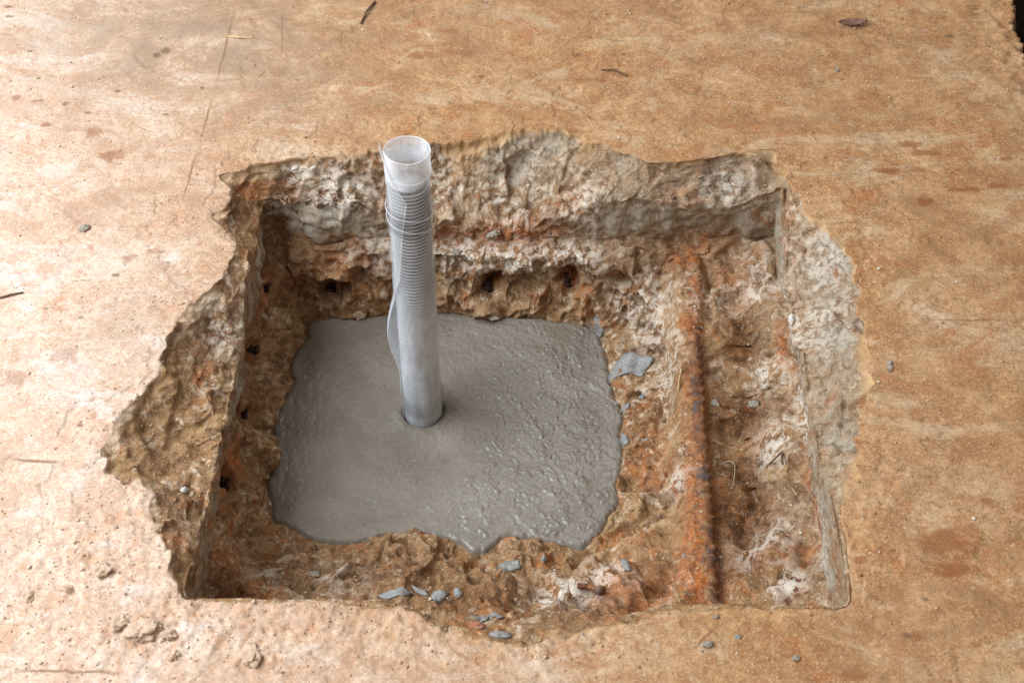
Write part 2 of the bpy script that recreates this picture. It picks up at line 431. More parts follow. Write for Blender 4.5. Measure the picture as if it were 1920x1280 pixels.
rA, _, _ = polar([pix(x, y, 0) for x, y in A_PX])
sc = [pix(x, y, 0) for x, y in S_PX]
sq = [sc[i] * (1 - t) + sc[(i + 1) % 4] * t for i in range(4) for t in np.linspace(0, 1, 60, endpoint=False)]
rS, _, _ = polar(sq)
rS = ring_smooth(rS, 13)
rD, o, thD = polar([pix(x, y, z) for x, y, z in D_PX])
zD = np.array([d[2] for d in D_PX])[o]
zD = np.interp(TH, np.r_[thD - 2 * math.pi, thD, thD + 2 * math.pi], np.r_[zD, zD, zD])
rD = ring_smooth(rD, 31); zD = ring_smooth(zD, 31)
rE0, _, _ = polar([pix(x, y, GZ) for x, y in E_PX])
rE0 = ring_smooth(rE0, 5)

def ring_noise(r, freq, octv, seed):
    return fbm(CEN + DIR * r[:, None], freq, octv, .6, seed)
rA = np.maximum(rA, rS) + 0.0085 * ring_noise(rA, 36, 3, 3.1)
rA = np.maximum(rA, rS + .0035 + .011 * np.clip(ring_noise(rS, 20, 4, 1.4) + .12, 0, 1))
rB = rS + .0016 * ring_noise(rS, 60, 3, 5.0)
gap = ring_smooth(rA - rS, 25)
zB = -np.clip(.95 * (gap - .004), .0025, .098)
zB = np.maximum(zB * (1.1 + .9 * ring_noise(rS, 22, 2, 8.0)), -.100)
rC = rS + .004 + .004 * ring_noise(rS, 16, 3, 6.6)
zC = ZC + .010 * ring_noise(rS, 14, 3, 4.4)
ang = np.degrees(TH)
lim = np.interp(ang, [-180, -150, -135, -60, -45, -30, 0, 25, 40, 48, 60, 72, 80, 100, 112, 128, 140, 165, 180],
                [-.062, -.05, -.03, -.09, -.004, -.05, -.070, -.066, -.040, -.035, -.060, -.078, -.10, -.10, -.085, -.055, -.04, -.062, -.062])
zB = np.maximum(zB, lim)
zB = ring_smooth(zB, 41) + .007 * ring_noise(rS, 42, 4, 2.3) * (zB < -.012)
zB = np.clip(zB, zC + .003, -.002)
rB = ring_smooth(rB, 9)
rE = rE0 + .003
rD = np.minimum(np.maximum(rD, rE + .012), rC - .010)
rE = np.minimum(rE, rD - .010)

# rows of the profile: outside slab, spall, saw wall, ledge, lower face, bottom
rows_r, rows_z, rows_zone, rows_u = [], [], [], []
def add_rows(r0, z0, r1, z1, n, zone, pr=1.0, pz=1.0, last=False):
    us = np.linspace(0, 1, n + 1)
    if not last: us = us[:-1]
    for u in us:
        rows_r.append(r0 + (r1 - r0) * u ** pr); rows_z.append(z0 + (z1 - z0) * u ** pz)
        rows_zone.append(zone); rows_u.append(u)
zero = np.zeros(NT_)
outer = np.concatenate([[9.0, 5.5, 3.6, 2.6, 2.0, 1.7], np.linspace(1.45, .62, 105), np.linspace(.612, .10, 150), np.linspace(.0972, 0, 62)[:-1]])
n_out = len(outer)
rAs = ring_smooth(rA, 91); rAs2 = ring_smooth(rA, 301)
for k, off in enumerate(outer):
    wa = float(np.exp(-off / .012)); wb = float(np.exp(-off / .08))
    rows_r.append(rA * wa + (1 - wa) * (rAs * wb + rAs2 * (1 - wb)) + off); rows_z.append(zero); rows_zone.append(0); rows_u.append(off)
zBs = ring_smooth(zB, 121)
rAsm = np.maximum(ring_smooth(rA, 45), rB + .003)
for u in np.linspace(0, 1, 85)[:-1]:
    # the ragged outline belongs to the rim only; below it the break runs smoother
    k = math.exp(-u / .07)
    rows_r.append((rA * k + rAsm * (1 - k)) * (1 - u) + rB * u); rows_z.append(zBs * u ** .78 + (zB - zBs) * u ** 5)
    rows_zone.append(1); rows_u.append(u)
add_rows(rB, zB, rC, zC, 44, 2)
add_rows(rC, zC, rD, zD, 84, 3)
add_rows(rD, zD, rE, zero + GZ - .002, 70, 4, 1.15, .85)
add_rows(rE, zero + GZ - .002, rE * .80, zero - .262, 12, 5)
add_rows(rE * .80, zero - .262, rE * .002, zero - .262, 4, 5, last=True)
RR = np.array(rows_r); ZZ = np.array(rows_z); ZONE = np.array(rows_zone); U = np.array([np.mean(u) for u in rows_u])
NR = len(RR)
P = np.zeros((NR, NT_, 3))
P[..., 0] = CEN[0] + DIR[None, :, 0] * RR
P[..., 1] = CEN[1] + DIR[None, :, 1] * RR
P[..., 2] = ZZ

def normals(P):
    dt = np.roll(P, -1, 1) - np.roll(P, 1, 1)
    dr = np.gradient(P, axis=0)
    n = np.cross(dt, dr)
    l = np.linalg.norm(n, axis=2, keepdims=True)
    n = n / np.maximum(l, 1e-12)
    return n
Nrm = normals(P)
flip = np.sign(np.median(Nrm[10:n_out - 5, :, 2]))
Nrm *= flip
# smooth the normals along the profile so that convex and concave edges stay clean
for _ in range(3):
    Nrm[n_out:-2] = (Nrm[n_out - 1:-3] + 2 * Nrm[n_out:-2] + Nrm[n_out + 1:-1])
    Nrm /= np.maximum(np.linalg.norm(Nrm, axis=2, keepdims=True), 1e-9)

fl = lambda a: a.reshape(-1)
zone = np.repeat(ZONE, NT_).reshape(NR, NT_)
uu = np.repeat(U, NT_).reshape(NR, NT_)
PX, PY, _ = project(P)

# --- displacement inside the pit
pit = slice(n_out, NR)
Q = P[pit].reshape(-1, 3)
nq = len(Q)
zq = zone[pit].reshape(-1); uq = uu[pit].reshape(-1)
warp = np.stack([perlin(Q * 38 + 3), perlin(Q * 38 + 31), perlin(Q * 38 + 57)], 1)
Qw = Q + .010 * warp
h1, d1, e1 = facets(Qw, 22, .7)
h2, d2, e2 = facets(Q + .006 * warp, 62, 4.1)
scal = np.clip(d1, 0, .95) ** 2 - .3          # hollow chisel scallops with sharp ridges
scal2 = np.clip(d2, 0, .95) ** 2 - .3
b1 = fbm(Q, 16, 3, .5, 2.0); b2 = fbm(Q, 75, 3, .55, 6.0)
tt = np.broadcast_to(TH, (NR, NT_))[pit].reshape(-1)
st = np.stack([np.cos(tt) * 15 + 3, np.sin(tt) * 15 + 9, uq * 1.3 + zq * 5 + .6 * b1], 1)
stk = fbm(st, 1.0, 3, .5)
rough_all = .011 * h1 + .010 * scal + .0035 * h2 + .0036 * scal2 + .010 * b1 + .0034 * b2
disp = np.zeros(nq)
edge = sstep(0, .06, uq)
w_sp = np.clip((gap[None, :] * np.ones((NR, 1)))[pit].reshape(-1) / .06, .12, 1.0)
disp = np.where(zq == 1, (.0075 * h1 + .0050 * scal + .0028 * h2 + .0026 * scal2 + .0030 * b2 + .006 * b1 - .001) * edge * w_sp, disp)
sawlen = np.clip((zB - ZC) / .07, 0, 1)
sl = np.broadcast_to(sawlen, (NR, NT_))[pit].reshape(-1)
disp = np.where(zq == 2, .0022 * stk + .0028 * b2 + .005 * b1 + .0022 * h2 * sstep(-.1, .3, b1) + (1 - sl) * (.006 * h1 + .003 * h2 + .003 * scal2 + .002 * b2), disp)
lw = .25 + .75 * sstep(0, .08, uq)
lwid = np.broadcast_to(np.clip((rC - rD) / .08, .45, 1), (NR, NT_))[pit].reshape(-1)
disp = np.where(zq == 3, rough_all * 1.05 * lw * lwid, disp)
ew = 1 - sstep(.75, 1.0, uq) * .45
disp = np.where(zq == 4, (rough_all * 1.15 + .0035 * h2 + .004 * sstep(.3, .9, uq)) * ew, disp)
# worn, dusty edges: soften the steps between facets a little
dg = disp.reshape(-1, NT_)
for _ in range(2):
    dg = (np.roll(dg, 1, 1) + np.roll(dg, -1, 1) + 2 * dg) / 4
    dg[1:-1] = (dg[:-2] + dg[2:] + 2 * dg[1:-1]) / 4
disp = dg.reshape(-1)
# the two lowest zones must not rise through the fresh concrete
P1 = Q + Nrm[pit].reshape(-1, 3) * disp[:, None]
P1[:, 2] = np.where(zq == 5, Q[:, 2], P1[:, 2])
P1[:, 2] = np.where(zq == 1, np.minimum(P1[:, 2], Q[:, 2] * .3 - .0003), P1[:, 2])

# --- hollows and bumps: (photo x, y, z guess, radius, depth)
def near(px, py, zone_pts=None):
    """visible base surface point under a photo pixel"""
    d = (PX - px) ** 2 + (PY - py) ** 2
    cand = np.argwhere(d < 3.5 ** 2)
    if len(cand) == 0: cand = np.argwhere(d <= d.min() + 1e-9)
    pts = P[cand[:, 0], cand[:, 1]]
    dep = pts[:, 1] * CP - (pts[:, 2] - H) * SP
    return pts[np.argmin(dep)]
HOLLOWS = [(1385,640,.034,.013),(1392,720,.032,.0235),(1385,790,.034,.0238),(1380,850,.036,.0239),(1378,930,.038,.0239),(1385,1000,.034,.022),(1378,890,.03,.012),(1395,600,.026,.007),
           (1075,1000,.02,-.004),(1215,640,.018,.010),(1230,900,.020,.010),(1265,735,.014,.010),(1180,590,.016,.008),(1320,500,.016,.012),(1240,560,.014,.008),
           (915,542,.0175,.040),(1064,534,.016,.038),(622,544,.0165,.036),(506,540,.014,.010),(484,662,.015,.026),(462,775,.013,.025),(432,905,.015,.026),
           (545,1020,.026,.014),(600,1060,.03,.010),(900,1080,.025,.010),(860,1125,.03,.014),(1190,520,.016,.010),(1000,560,.012,-.006),(700,510,.016,-.006),
           (1170,720,.020,-.008),(1190,660,.02,-.006),(1240,1080,.02,.012),(1215,1120,.018,.016),(700,1080,.03,.008),(1450,560,.02,.008),(1440,900,.02,-.006),(1460,700,.02,-.006),
           (545,380,.04,.012),(600,375,.03,.010),(520,440,.03,.010),(520,600,.02,-.010),(500,740,.016,-.012),(487,830,.014,-.012),(556,690,.012,-.008)]
for hx, hy, hr, hd in HOLLOWS:
    c = near(hx, hy)
    d = np.linalg.norm((Q - c) * np.array([1, 1, .8]) + .006 * warp, axis=1) / hr
    w = np.exp(-(d * d) * 1.4 if hd < .024 else -(d ** 5) * .9) * (zq > 0) * (zq < 5)
    P1 -= Nrm[pit].reshape(-1, 3) * (w * hd)[:, None]

# --- the reinforcing bar lying along the right ledge: bed for it
BAR0 = pix(1287, 470, -.122); BAR1 = pix(1332, 1120, -.150)
bd = BAR1 - BAR0; bl = np.linalg.norm(bd); bd = bd / bl
BAR_R = .0105
tq = np.clip(((Q - BAR0) @ bd), -.01, bl + .12)
cl = BAR0 + tq[:, None] * bd
lat = (P1 - cl) @ np.array([-bd[1], bd[0], 0]) * np.sign(-bd[1])      # + on the right side
dxy = np.abs(lat)
bn = perlin(np.stack([tq * 26, 0 * tq, 0 * tq], 1))
bury = .0050 * (1 - sstep(.05, .22, tq)) + .004 * bn
bed = cl[:, 2] + .0002 + bury + .0025 * b2 + .002 * scal2 - sstep(.001, .018, lat) * (.018 + .006 * bn) * sstep(.05, .2, tq)
wbar = (1 - sstep(.010, .036, dxy)) * (zq >= 3) * (zq < 5)
P1[:, 2] = P1[:, 2] * (1 - wbar) + bed * wbar
# keep the ledges above, and the hidden bottom below, the fresh concrete
P1[:, 2] = np.where((zq == 3), np.maximum(P1[:, 2], GZ + .006), P1[:, 2])
P[pit] = P1.reshape(P[pit].shape)

# --- floor surface
out = slice(0, n_out + 1)
Qo = P[out].reshape(-1, 3)
px_o, py_o = PX[out].reshape(-1), PY[out].reshape(-1)
def blob_mask(Qp, items):
    m = np.zeros(len(Qp))
    for (x, y, z, rx, ry, s) in items:
        c = pix(x, y, z)
        d = ((Qp[:, 0] - c[0]) / rx) ** 2 + ((Qp[:, 1] - c[1]) / ry) ** 2
        m = np.maximum(m, s * np.exp(-d * 1.2))
    return m
CRUMBLE = [(300,1180,0,.10,.06,1),(150,1080,0,.12,.07,.8),(480,1200,0,.12,.05,.9),(260,960,0,.05,.06,.7),(700,1190,0,.09,.03,.7),(60,1180,0,.1,.06,.7),
           (850,1230,0,.1,.03,.5),(1000,1230,0,.12,.03,.45),(240,800,0,.05,.05,.7),(330,560,0,.06,.03,.5),(560,280,0,.07,.03,.5),(1640,1000,0,.04,.12,.4),(1620,500,0,.03,.08,.4)]
dist_rim = np.repeat(outer, NT_); dist_rim = np.r_[dist_rim, np.zeros(NT_)]
crum = blob_mask(Qo, CRUMBLE)
crum = np.clip(crum + .32 * np.exp(-dist_rim / .016), 0, 1)
ff1, fd, fe = facets(Qo + .006 * perlin(Qo * 30)[:, None], 16, 1.3, .35)
zo = .0022 * fbm(Qo, 5, 4) + .0007 * fbm(Qo, 45, 2, .6)
g1 = fbm(Qo, 90, 2, .6, 4.0) + .16 * perlin((Qo + 4) * 365 + 34.6) * np.exp(-dist_rim / .06); g2 = fbm(Qo, 36, 3, .55, 1.0)
zo += crum * (.0030 * g1 + .0020 * g2 + .0016 * ff1)
fadeo = np.exp(-dist_rim / .012)
zo -= .0034 * np.exp(-dist_rim / .018) * np.clip(.25 + 1.3 * fbm(Qo, 9, 2, .5, 3.3), 0, 1)
# thin chipped screed layers near the rim, left and right
chip = fbm(Qo, 14, 4, .55, 7.7)
zo -= .0014 * sstep(.10, .135, chip - .25 + .55 * np.exp(-dist_rim / .035))
# dark opening in the floor in the far right corner
hp = np.array([pix(x, y, 0)[:2] for x, y in [(1893,-70),(1897,-10),(1906,18),(1899,42),(1908,62),(1917,92),(1928,140),(2000,200),(2300,260)]])
hx = Qo[:, 0]; hy = Qo[:, 1]
jit = .008 * fbm(Qo, 40, 4, .6, 3.0)
he = np.interp(hy, hp[::-1, 1], hp[::-1, 0])
sd = (hx - he) + jit
inh = (hy > hp[-1, 1]) & (hx < 2.6) & (hy < 3.8)
lip = np.where(inh, np.exp(-np.clip(-sd, 0, 1) / .03), 0)
zo = zo + lip * (.008 * g2 + .006 * g1)
hole_m = np.where(inh, sstep(-.001, .004, sd), 0)
zo = np.where(inh & (sd > 0), -np.minimum(sd * 11, 1.5), zo)
Qo2 = Qo.copy(); Qo2[:, 2] += zo
P[out] = Qo2.reshape(P[out].shape)
# carry the rim height into the first rows of the break so that the edge stays closed
rim_dz = P[n_out, :, 2].copy()
for k in range(1, 40):
    P[n_out + k, :, 2] += rim_dz * (1 - k / 40) ** 2

slab_me = grid_mesh('floor_slab', P[:, ::-1] if flip > 0 else P)
def vput(name, arr):
    attr(slab_me, name, (arr[:, ::-1] if flip > 0 else arr))

# --- material masks (pigment: rust stain, lime bloom, clay, bare grey concrete; hole: shade as colour)
Pf = P.reshape(-1, 3); zf = fl(zone)
frac = np.where(zf > 0, 1.0, 0.0)
rimblend = np.concatenate([np.repeat(outer, NT_), np.zeros((NR - n_out) * NT_)])
n_edge = np.r_[np.zeros(n_out * NT_), np.clip(fbm(Q, 11, 2, .5, 12.0) * 1.6, 0, 1)]
frac = np.where(zf == 1, np.clip(fl(uu) / (.03 + .42 * n_edge), 0, 1), frac)
sawm = np.where(zf == 2, np.broadcast_to(sstep(.15, .5, sawlen), (NR, NT_)).reshape(-1), 0) 
b2_all = np.r_[np.zeros(n_out * NT_), b2]; b1_all = np.r_[np.zeros(n_out * NT_), b1]
sawm = sawm * np.where(zf == 2, sstep(.02, .22, fl(uu) + .25 * b2_all) * sstep(.0, .16, 1 - fl(uu) + .25 * b2_all) * sstep(-.35, .05, b1_all + .3 * b2_all), 0)

def patch(items):
    m = np.zeros(len(Pf))
    for it in items:
        x, y, r, s = it[:4]
        c = near(x, y)
        ax = np.array(it[4]) if len(it) > 4 else np.array([1, 1, 1])
        d = (((Pf - c) / (r * ax)) ** 2).sum(1)
        m = np.maximum(m, s * np.exp(-d * .9))
    return m
near_cache = None
PXn, PYn = PX, PY
white = patch([(860,478,.03,1,(1.6,1,1)),(960,482,.035,1,(1.8,1,.8)),(1060,480,.03,1,(1.6,1,.8)),(720,470,.03,.6,(1.5,1,1)),(1320,560,.03,.6),(1420,530,.03,.7),(1210,560,.03,.7),
               (1090,380,.03,.6),(960,400,.05,.45),(1360,350,.03,.6),(1490,620,.03,.6,(.6,1.6,1)),(1500,760,.03,.8,(.5,1.6,1)),(1445,830,.03,.7,(.6,1.2,1)),(1440,700,.02,.9),
               (1270,910,.02,.8),(1060,1110,.03,.9),(1140,1085,.025,.8),(1180,570,.03,.7),(1040,1120,.02,.9),(820,330,.04,.4),(640,360,.03,.8,(1.5,1,1)),(560,310,.02,.9),(960,310,.04,.45),
               (1430,1010,.03,.6),(1480,1090,.02,.7),(380,570,.02,.6),(420,620,.03,.6),(500,1075,.02,.4),(1250,690,.03,.6),(1220,620,.03,.8),(1540,1010,.02,.7,(.6,2,1)),(1540,600,.05,.5),(1550,480,.05,.5),(640,1075,.03,.4)])
rust = patch([(1300,560,.018,.9,(.8,2,1)),(1300,640,.016,1,(.8,2,1)),(1300,740,.018,1,(.9,2,1)),(1305,840,.018,1,(.9,2,1)),(1305,930,.022,1,(.9,2,1)),(1310,1020,.026,1,(1,1.5,1)),(1310,1100,.03,1,(1,1.5,1)),
              (1230,1090,.03,.55),(1210,830,.03,.5),(915,535,.020,1),(1064,530,.020,1),(622,540,.020,.9),(505,538,.018,1),(484,655,.022,1),(466,775,.02,1),(440,860,.02,.9),(430,905,.018,.8),(405,1050,.02,.7),(330,1010,.015,.6),
              (1290,500,.022,1),(960,440,.03,.9,(2.2,.6,.6)),(860,440,.03,.8,(2,.6,.6)),(1470,640,.018,.9,(.5,1.6,1.2)),(1520,900,.015,.6,(.5,2,1)),(1530,960,.012,.7,(.5,2,1)),(1590,1100,.008,.8,(.5,1,1)),(640,480,.03,.5),(1365,520,.03,.5),(1170,1110,.03,.6),(1210,1135,.03,.8),(1430,1045,.02,.4),(1240,880,.03,.5)])
brown = patch([(600,400,.05,.8,(1.6,1,1)),(520,420,.04,1),(540,350,.03,.9),(500,500,.04,.9),(450,380,.03,.7),(380,640,.030,.75,(.8,1.3,1)),(300,860,.03,.55),(330,930,.022,.75),(270,800,.02,.4),(425,960,.02,.6),(360,1090,.03,.8),(420,1100,.03,.8),(560,1060,.05,.7),
               (700,1070,.06,.7,(1.6,1,1)),(850,1060,.06,.6,(1.5,1,1)),(880,1120,.05,.9,(1.6,1,1)),(1380,650,.03,1.3),(1380,760,.032,1.5),(1375,860,.036,1.6),(1375,950,.04,1.6),(1385,1050,.035,1.2),(1385,600,.025,1.1),(1215,650,.02,.9),(1270,735,.016,.9),(760,520,.05,.5,(1.8,1,1)),
               (560,540,.04,.7),(480,600,.05,.7),(470,720,.04,.8),(450,850,.04,.8),(1250,470,.03,.5),(1180,525,.02,.8),(1110,520,.015,.8),(990,540,.02,.6),(800,300,.03,.6),(1330,330,.02,.7),(1000,440,.04,.5),(1460,1010,.03,.7),(1500,1080,.04,.6),(1230,1060,.03,.6),(620,600,.02,.6),(1050,1160,.05,.6),(1130,1140,.04,.6)])
greym = patch([(420,650,.03,.5),(1010,270,.05,1.5,(1.6,1,1)),(930,275,.04,1.2),(1150,300,.05,1.2),(1200,400,.06,1.1,(1.6,1,1)),(1380,350,.05,1.2,(1.4,1,1)),(1330,380,.04,.8),(1560,500,.06,1.6,(.8,1.5,1)),(1570,640,.05,1.6,(.7,1.6,1)),(1570,800,.05,1.6,(.6,1.6,1)),(1540,930,.04,1.6,(.6,1.6,1)),(1575,1090,.03,1,(.6,1.4,1)),
               (450,600,.03,.7,(.5,1.6,1)),(340,970,.03,.6),(660,350,.04,.6,(1.6,1,1)),(1430,620,.03,.5),(1420,780,.03,.5),(820,400,.07,.45,(1.5,1,1)),(420,480,.02,.5),(1480,950,.04,.6),(1440,450,.05,.7)])
coarse = np.zeros(len(Pf)); coarse[:len(crum)] = crum
hole_a = np.zeros(len(Pf)); hole_a[:len(hole_m)] = hole_m
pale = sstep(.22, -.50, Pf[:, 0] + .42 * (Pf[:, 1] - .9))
def spot_field(items):
    best = np.full(len(Pf), 3.0); amt = np.zeros(len(Pf)); no = n_out * NT_
    for it in items:
        c = pix(it[0], it[1], 0)
        d = np.full(len(Pf), 3.0)
        d[:no] = np.hypot((Pf[:no, 0] - c[0]) / it[2], (Pf[:no, 1] - c[1]) / it[3])
        m_ = d < best
        best = np.where(m_, d, best)
        if len(it) > 4: amt = np.where(m_, it[4], amt)
    return best, amt
stain_d, stain_a = spot_field(SPOTS); speck_d, _ = spot_field(DARKS)
grime = blob_mask(Pf, [(380,70,0,.26,.16,1),(520,150,0,.16,.10,.7),(250,30,0,.15,.1,.8),(700,60,0,.2,.1,.5),(240,620,0,.05,.06,.3)]) * (zf == 0)
for nm, arr in (('grime', grime), ('stain_dist', stain_d), ('stain_amt', stain_a), ('speck_dist', speck_d), ('frac', frac), ('saw', sawm), ('rust', rust), ('white', white), ('brown', brown), ('hole', hole_a), ('coarse', coarse), ('pale', pale), ('grey', greym)):
    vput(nm, arr.reshape(NR, NT_))

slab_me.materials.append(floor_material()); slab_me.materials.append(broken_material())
mi = np.repeat((ZONE[:-1] > 0).astype(np.int32), NT_)
slab_me.polygons.foreach_set('material_index', mi)
slab = link(bpy.data.objects.new('floor_slab', slab_me))
slab['kind'] = 'structure'

# --- visible surface point under a photo pixel, on the finished surface
PX2, PY2, DP2 = project(P)
NF = normals(P) * flip
def hit(px, py, rad=3.0):
    d = (PX2 - px) ** 2 + (PY2 - py) ** 2
    c = np.argwhere(d < rad * rad)
    if len(c) == 0: c = np.argwhere(d <= d.min() + 1e-9)
    k = c[np.argmin(DP2[c[:, 0], c[:, 1]])]
    return P[k[0], k[1]].copy(), NF[k[0], k[1]].copy()

# ------------------------------------------------------------------ fresh concrete
NTG = 840
THG = np.linspace(-math.pi, math.pi, NTG, endpoint=False)
rG = np.interp(THG, np.r_[TH - 2 * math.pi, TH, TH + 2 * math.pi], np.r_[rE0, rE0, rE0])
DG = np.stack([np.cos(THG), np.sin(THG)], 1)
rG = rG + .004 + .0030 * fbm(np.c_[CEN[0] + DG[:, 0] * rG, CEN[1] + DG[:, 1] * rG, 0 * rG], 90, 3, .6)
BOLT = pix(794, 772, GZ)         # foot of the bolt
gu = np.r_[np.linspace(.004, .93, 215), .93 + .07 * (1 - (1 - np.linspace(0, 1, 30)[1:]) ** 1.6)]
G = np.zeros((len(gu) + 6, NTG, 3))
for k, u in enumerate(gu):
    G[k, :, 0] = CEN[0] + DG[:, 0] * rG * u; G[k, :, 1] = CEN[1] + DG[:, 1] * rG * u
    e = (1 - u) * rG
    G[k, :, 2] = GZ + .0015 - .0065 * (1 - np.clip(e / .009, 0, 1)) ** 2
for k in range(6):
    G[len(gu) + k, :, :2] = G[len(gu) - 1, :, :2] - DG * (.002 * k)
    G[len(gu) + k, :, 2] = G[len(gu) - 1, :, 2] - .006 * (k + 1)
ng = len(gu)
QG = G[:ng].reshape(-1, 3)
gx, gy, _ = project(QG)
eg = np.repeat((1 - gu), NTG) * np.tile(rG, ng)
rough = sstep(-.13, .06, QG[:, 0] + .25 * (1.18 - QG[:, 1])) * .95 + .05
flowdir = np.stack([QG[:, 0] * .80 + QG[:, 1] * .60, -QG[:, 0] * .60 + QG[:, 1] * .80, QG[:, 2]], 1)
wv = .02 * np.stack([perlin(QG * 14), perlin(QG * 14 + 9), 0 * gx], 1)
lump = fbm((flowdir + wv) * np.array([1, .45, 1]), 62, 4, .62, 2.2)
lump2 = 1 - 2.2 * np.abs(perlin((flowdir + wv) * np.array([70, 26, 70])))
b_x, b_y = QG[:, 0] - BOLT[0], QG[:, 1] - BOLT[1]
bro = np.hypot(b_x, b_y)
rip = np.sin(bro * 520 + 6 * perlin(QG * 9) + 2 * perlin(QG * 30)) * np.exp(-((bro - .16) / .10) ** 2) * (1 - rough)
fold = fbm(QG + wv, 9, 3, .5, 5.0)
slump = .0022 * np.exp(-((QG[:, 0] - .06) / .12) ** 2)
wq = QG + .004 * np.stack([perlin(QG * 60 + 2), perlin(QG * 60 + 7), 0 * gx], 1)
ph_, pd_, pe_ = facets(wq * np.array([1, 1, 0]), 105, 2.0, .8)
pick_ = sstep(.05, .25, ph_)
pit_n = .8 * fbm(QG, 210, 2, .6, 8.0) + .9 * (np.clip(pd_, 0, .8) - .45) * (ph_ > -.2) - .9 * pick_ * np.exp(-(pd_ / .22) ** 2)
zg = (.28 + .72 * rough) * (.0012 * lump + .0008 * lump2 + .0017 * pit_n * (.35 + .8 * sstep(-.15, .3, lump))) + .00016 * rip + .0012 * fold + (1 - rough) * .0007 * fbm(QG, 190, 2, .6)
# curved trowel ridges on the front part
arc = np.hypot(QG[:, 0] + .02, QG[:, 1] - 1.30)
zg += .0007 * (1 - 2 * np.abs(perlin(np.stack([arc * 34, np.arctan2(b_y, b_x) * 2.2, 0 * arc], 1)))) * sstep(.12, .2, arc) * (.3 + .7 * rough)
# shrink gap and collar round the bolt
zg += .0022 * np.exp(-((bro - .033) / .008) ** 2) * (1 + perlin(QG * 45)) - .006 * (1 - sstep(.0248, .0272, bro + .0012 * perlin(QG * 60)))
zg *= sstep(0, .012, eg)
G[:ng, :, 2] += zg.reshape(ng, NTG)
gme = grid_mesh('fresh_concrete', G)
attr(gme, 'wet', np.r_[rough, np.ones(6 * NTG) * .5])
gme.materials.append(wet_concrete())
grout = link(bpy.data.objects.new('fresh_concrete', gme))
thing(grout, 'pool of wet grey fresh concrete filling the middle of the pit around the bolt', 'concrete')

# ------------------------------------------------------------------ anchor bolt wrapped in plastic film
def axis_z(py):      # height above the floor of a point on the bolt axis seen at photo row py
    v = (py - 640) / F
    d = np.array([0, CP - v * SP, -SP - v * CP])
    t = BOLT[1] / d[1]
    return H + t * d[2]
bolt = link(bpy.data.objects.new('wrapped_anchor_bolt', None))
bolt.location = (BOLT[0], BOLT[1], GZ)
bolt.empty_display_size = .05
thing(bolt, 'tall threaded anchor bolt wrapped in milky clear plastic film standing in wet concrete', 'bolt')
RF = .0243
ZT = axis_z(281) - GZ            # top rim of the film
ZR = axis_z(338) - GZ            # top of the rod

def part(name, me, mat, parent):
    me.materials.append(mat)
    o = link(bpy.data.objects.new(name, me)); o.parent = parent
    return o

def steel():
    N = NT('threaded_steel')
    a = N.noise(30, 5, .65); b_ = N.noise(180, 4, .7)
    c = N.mix(N.rng(a, .35, .65), (.55, .57, .61), (.74, .76, .80))
    c = N.mix(N.attr('root'), c, (.012, .012, .014))
    c = N.mix(N.rng(N.noise(17, 4, .6), .60, .70, 0, .9), c, (.34, .17, .06))
    return N.done(N.bsdf(c, .45, N.bump(b_, .3, .001), .15, .5).outputs[0])
M_STEEL = steel()
# rod with a real helical thread
ns, npitch = 72, .005
zs = np.arange(-.03, ZR + 1e-6, .00085)
ph = np.linspace(0, 2 * math.pi, ns, endpoint=False)
ZS, PH = np.meshgrid(zs, ph, indexing='ij')
fr_ = (ZS / npitch - PH / (2 * math.pi)) % 1
tri = np.abs(fr_ * 2 - 1)
rr = .0200 + .0022 * np.clip(tri * 1.25, 0, 1) - .003 * sstep(ZR - .004, ZR, ZS)
rod = np.stack([rr * np.cos(PH), rr * np.sin(PH), ZS], -1)
cap = np.stack([np.zeros(ns), np.zeros(ns), np.full(ns, ZR)], -1)[None] + 1e-5 * np.stack([np.cos(ph), np.sin(ph), 0 * ph], -1)[None]
rod = np.concatenate([rod, cap], 0)
rod_me = grid_mesh('threaded_rod', rod)
attr(rod_me, 'root', np.r_[sstep(.85, .45, tri).reshape(-1), np.zeros(ns)])
part('threaded_rod', rod_me, M_STEEL, bolt)

def film_sheet(name, phi0, phi1, z0, z1, rfun, nph=160, nz=260, thick=.0003):
    """sheet over (phi, z); phi0/phi1/z1 may be functions"""
    V = np.linspace(0, 1, nz); Wd = np.linspace(0, 1, nph)
    A = np.zeros((nz, nph, 3))
    for i, v in enumerate(V):
        zb = z0 + (z1 - z0) * v
        p0 = phi0(zb) if callable(phi0) else phi0
        p1 = phi1(zb) if callable(phi1) else phi1
        p = p0 + (p1 - p0) * Wd
        r = rfun(p, np.full(nph, zb))
        A[i, :, 0] = r * np.cos(p); A[i, :, 1] = r * np.sin(p); A[i, :, 2] = zb
    return A
def wrinkle(p, z, s=1.0):
    q = np.stack([np.cos(p) * 2.2, np.sin(p) * 2.2, z * 26], 1)
    q2 = np.stack([np.cos(p) * 1.5 + 4, np.sin(p) * 1.5, z * 90], 1)
    return s * (.00055 * perlin(q) + .00022 * perlin(q2))
D2R = math.pi / 180
def r_inner(p, z):
    r = RF - .0004 + wrinkle(p, z, 1.3)
    # oval mouth at the top, a soft dent below it
    r = r + sstep(ZT - .05, ZT, z) * (.0007 * np.cos(2 * p + .4) + .0005 * np.cos(3 * p + 1.0))
    return r
inner = film_sheet('inner', 0, 2 * math.pi, -.02, ZT, r_inner, 128, 300)[:, :-1]
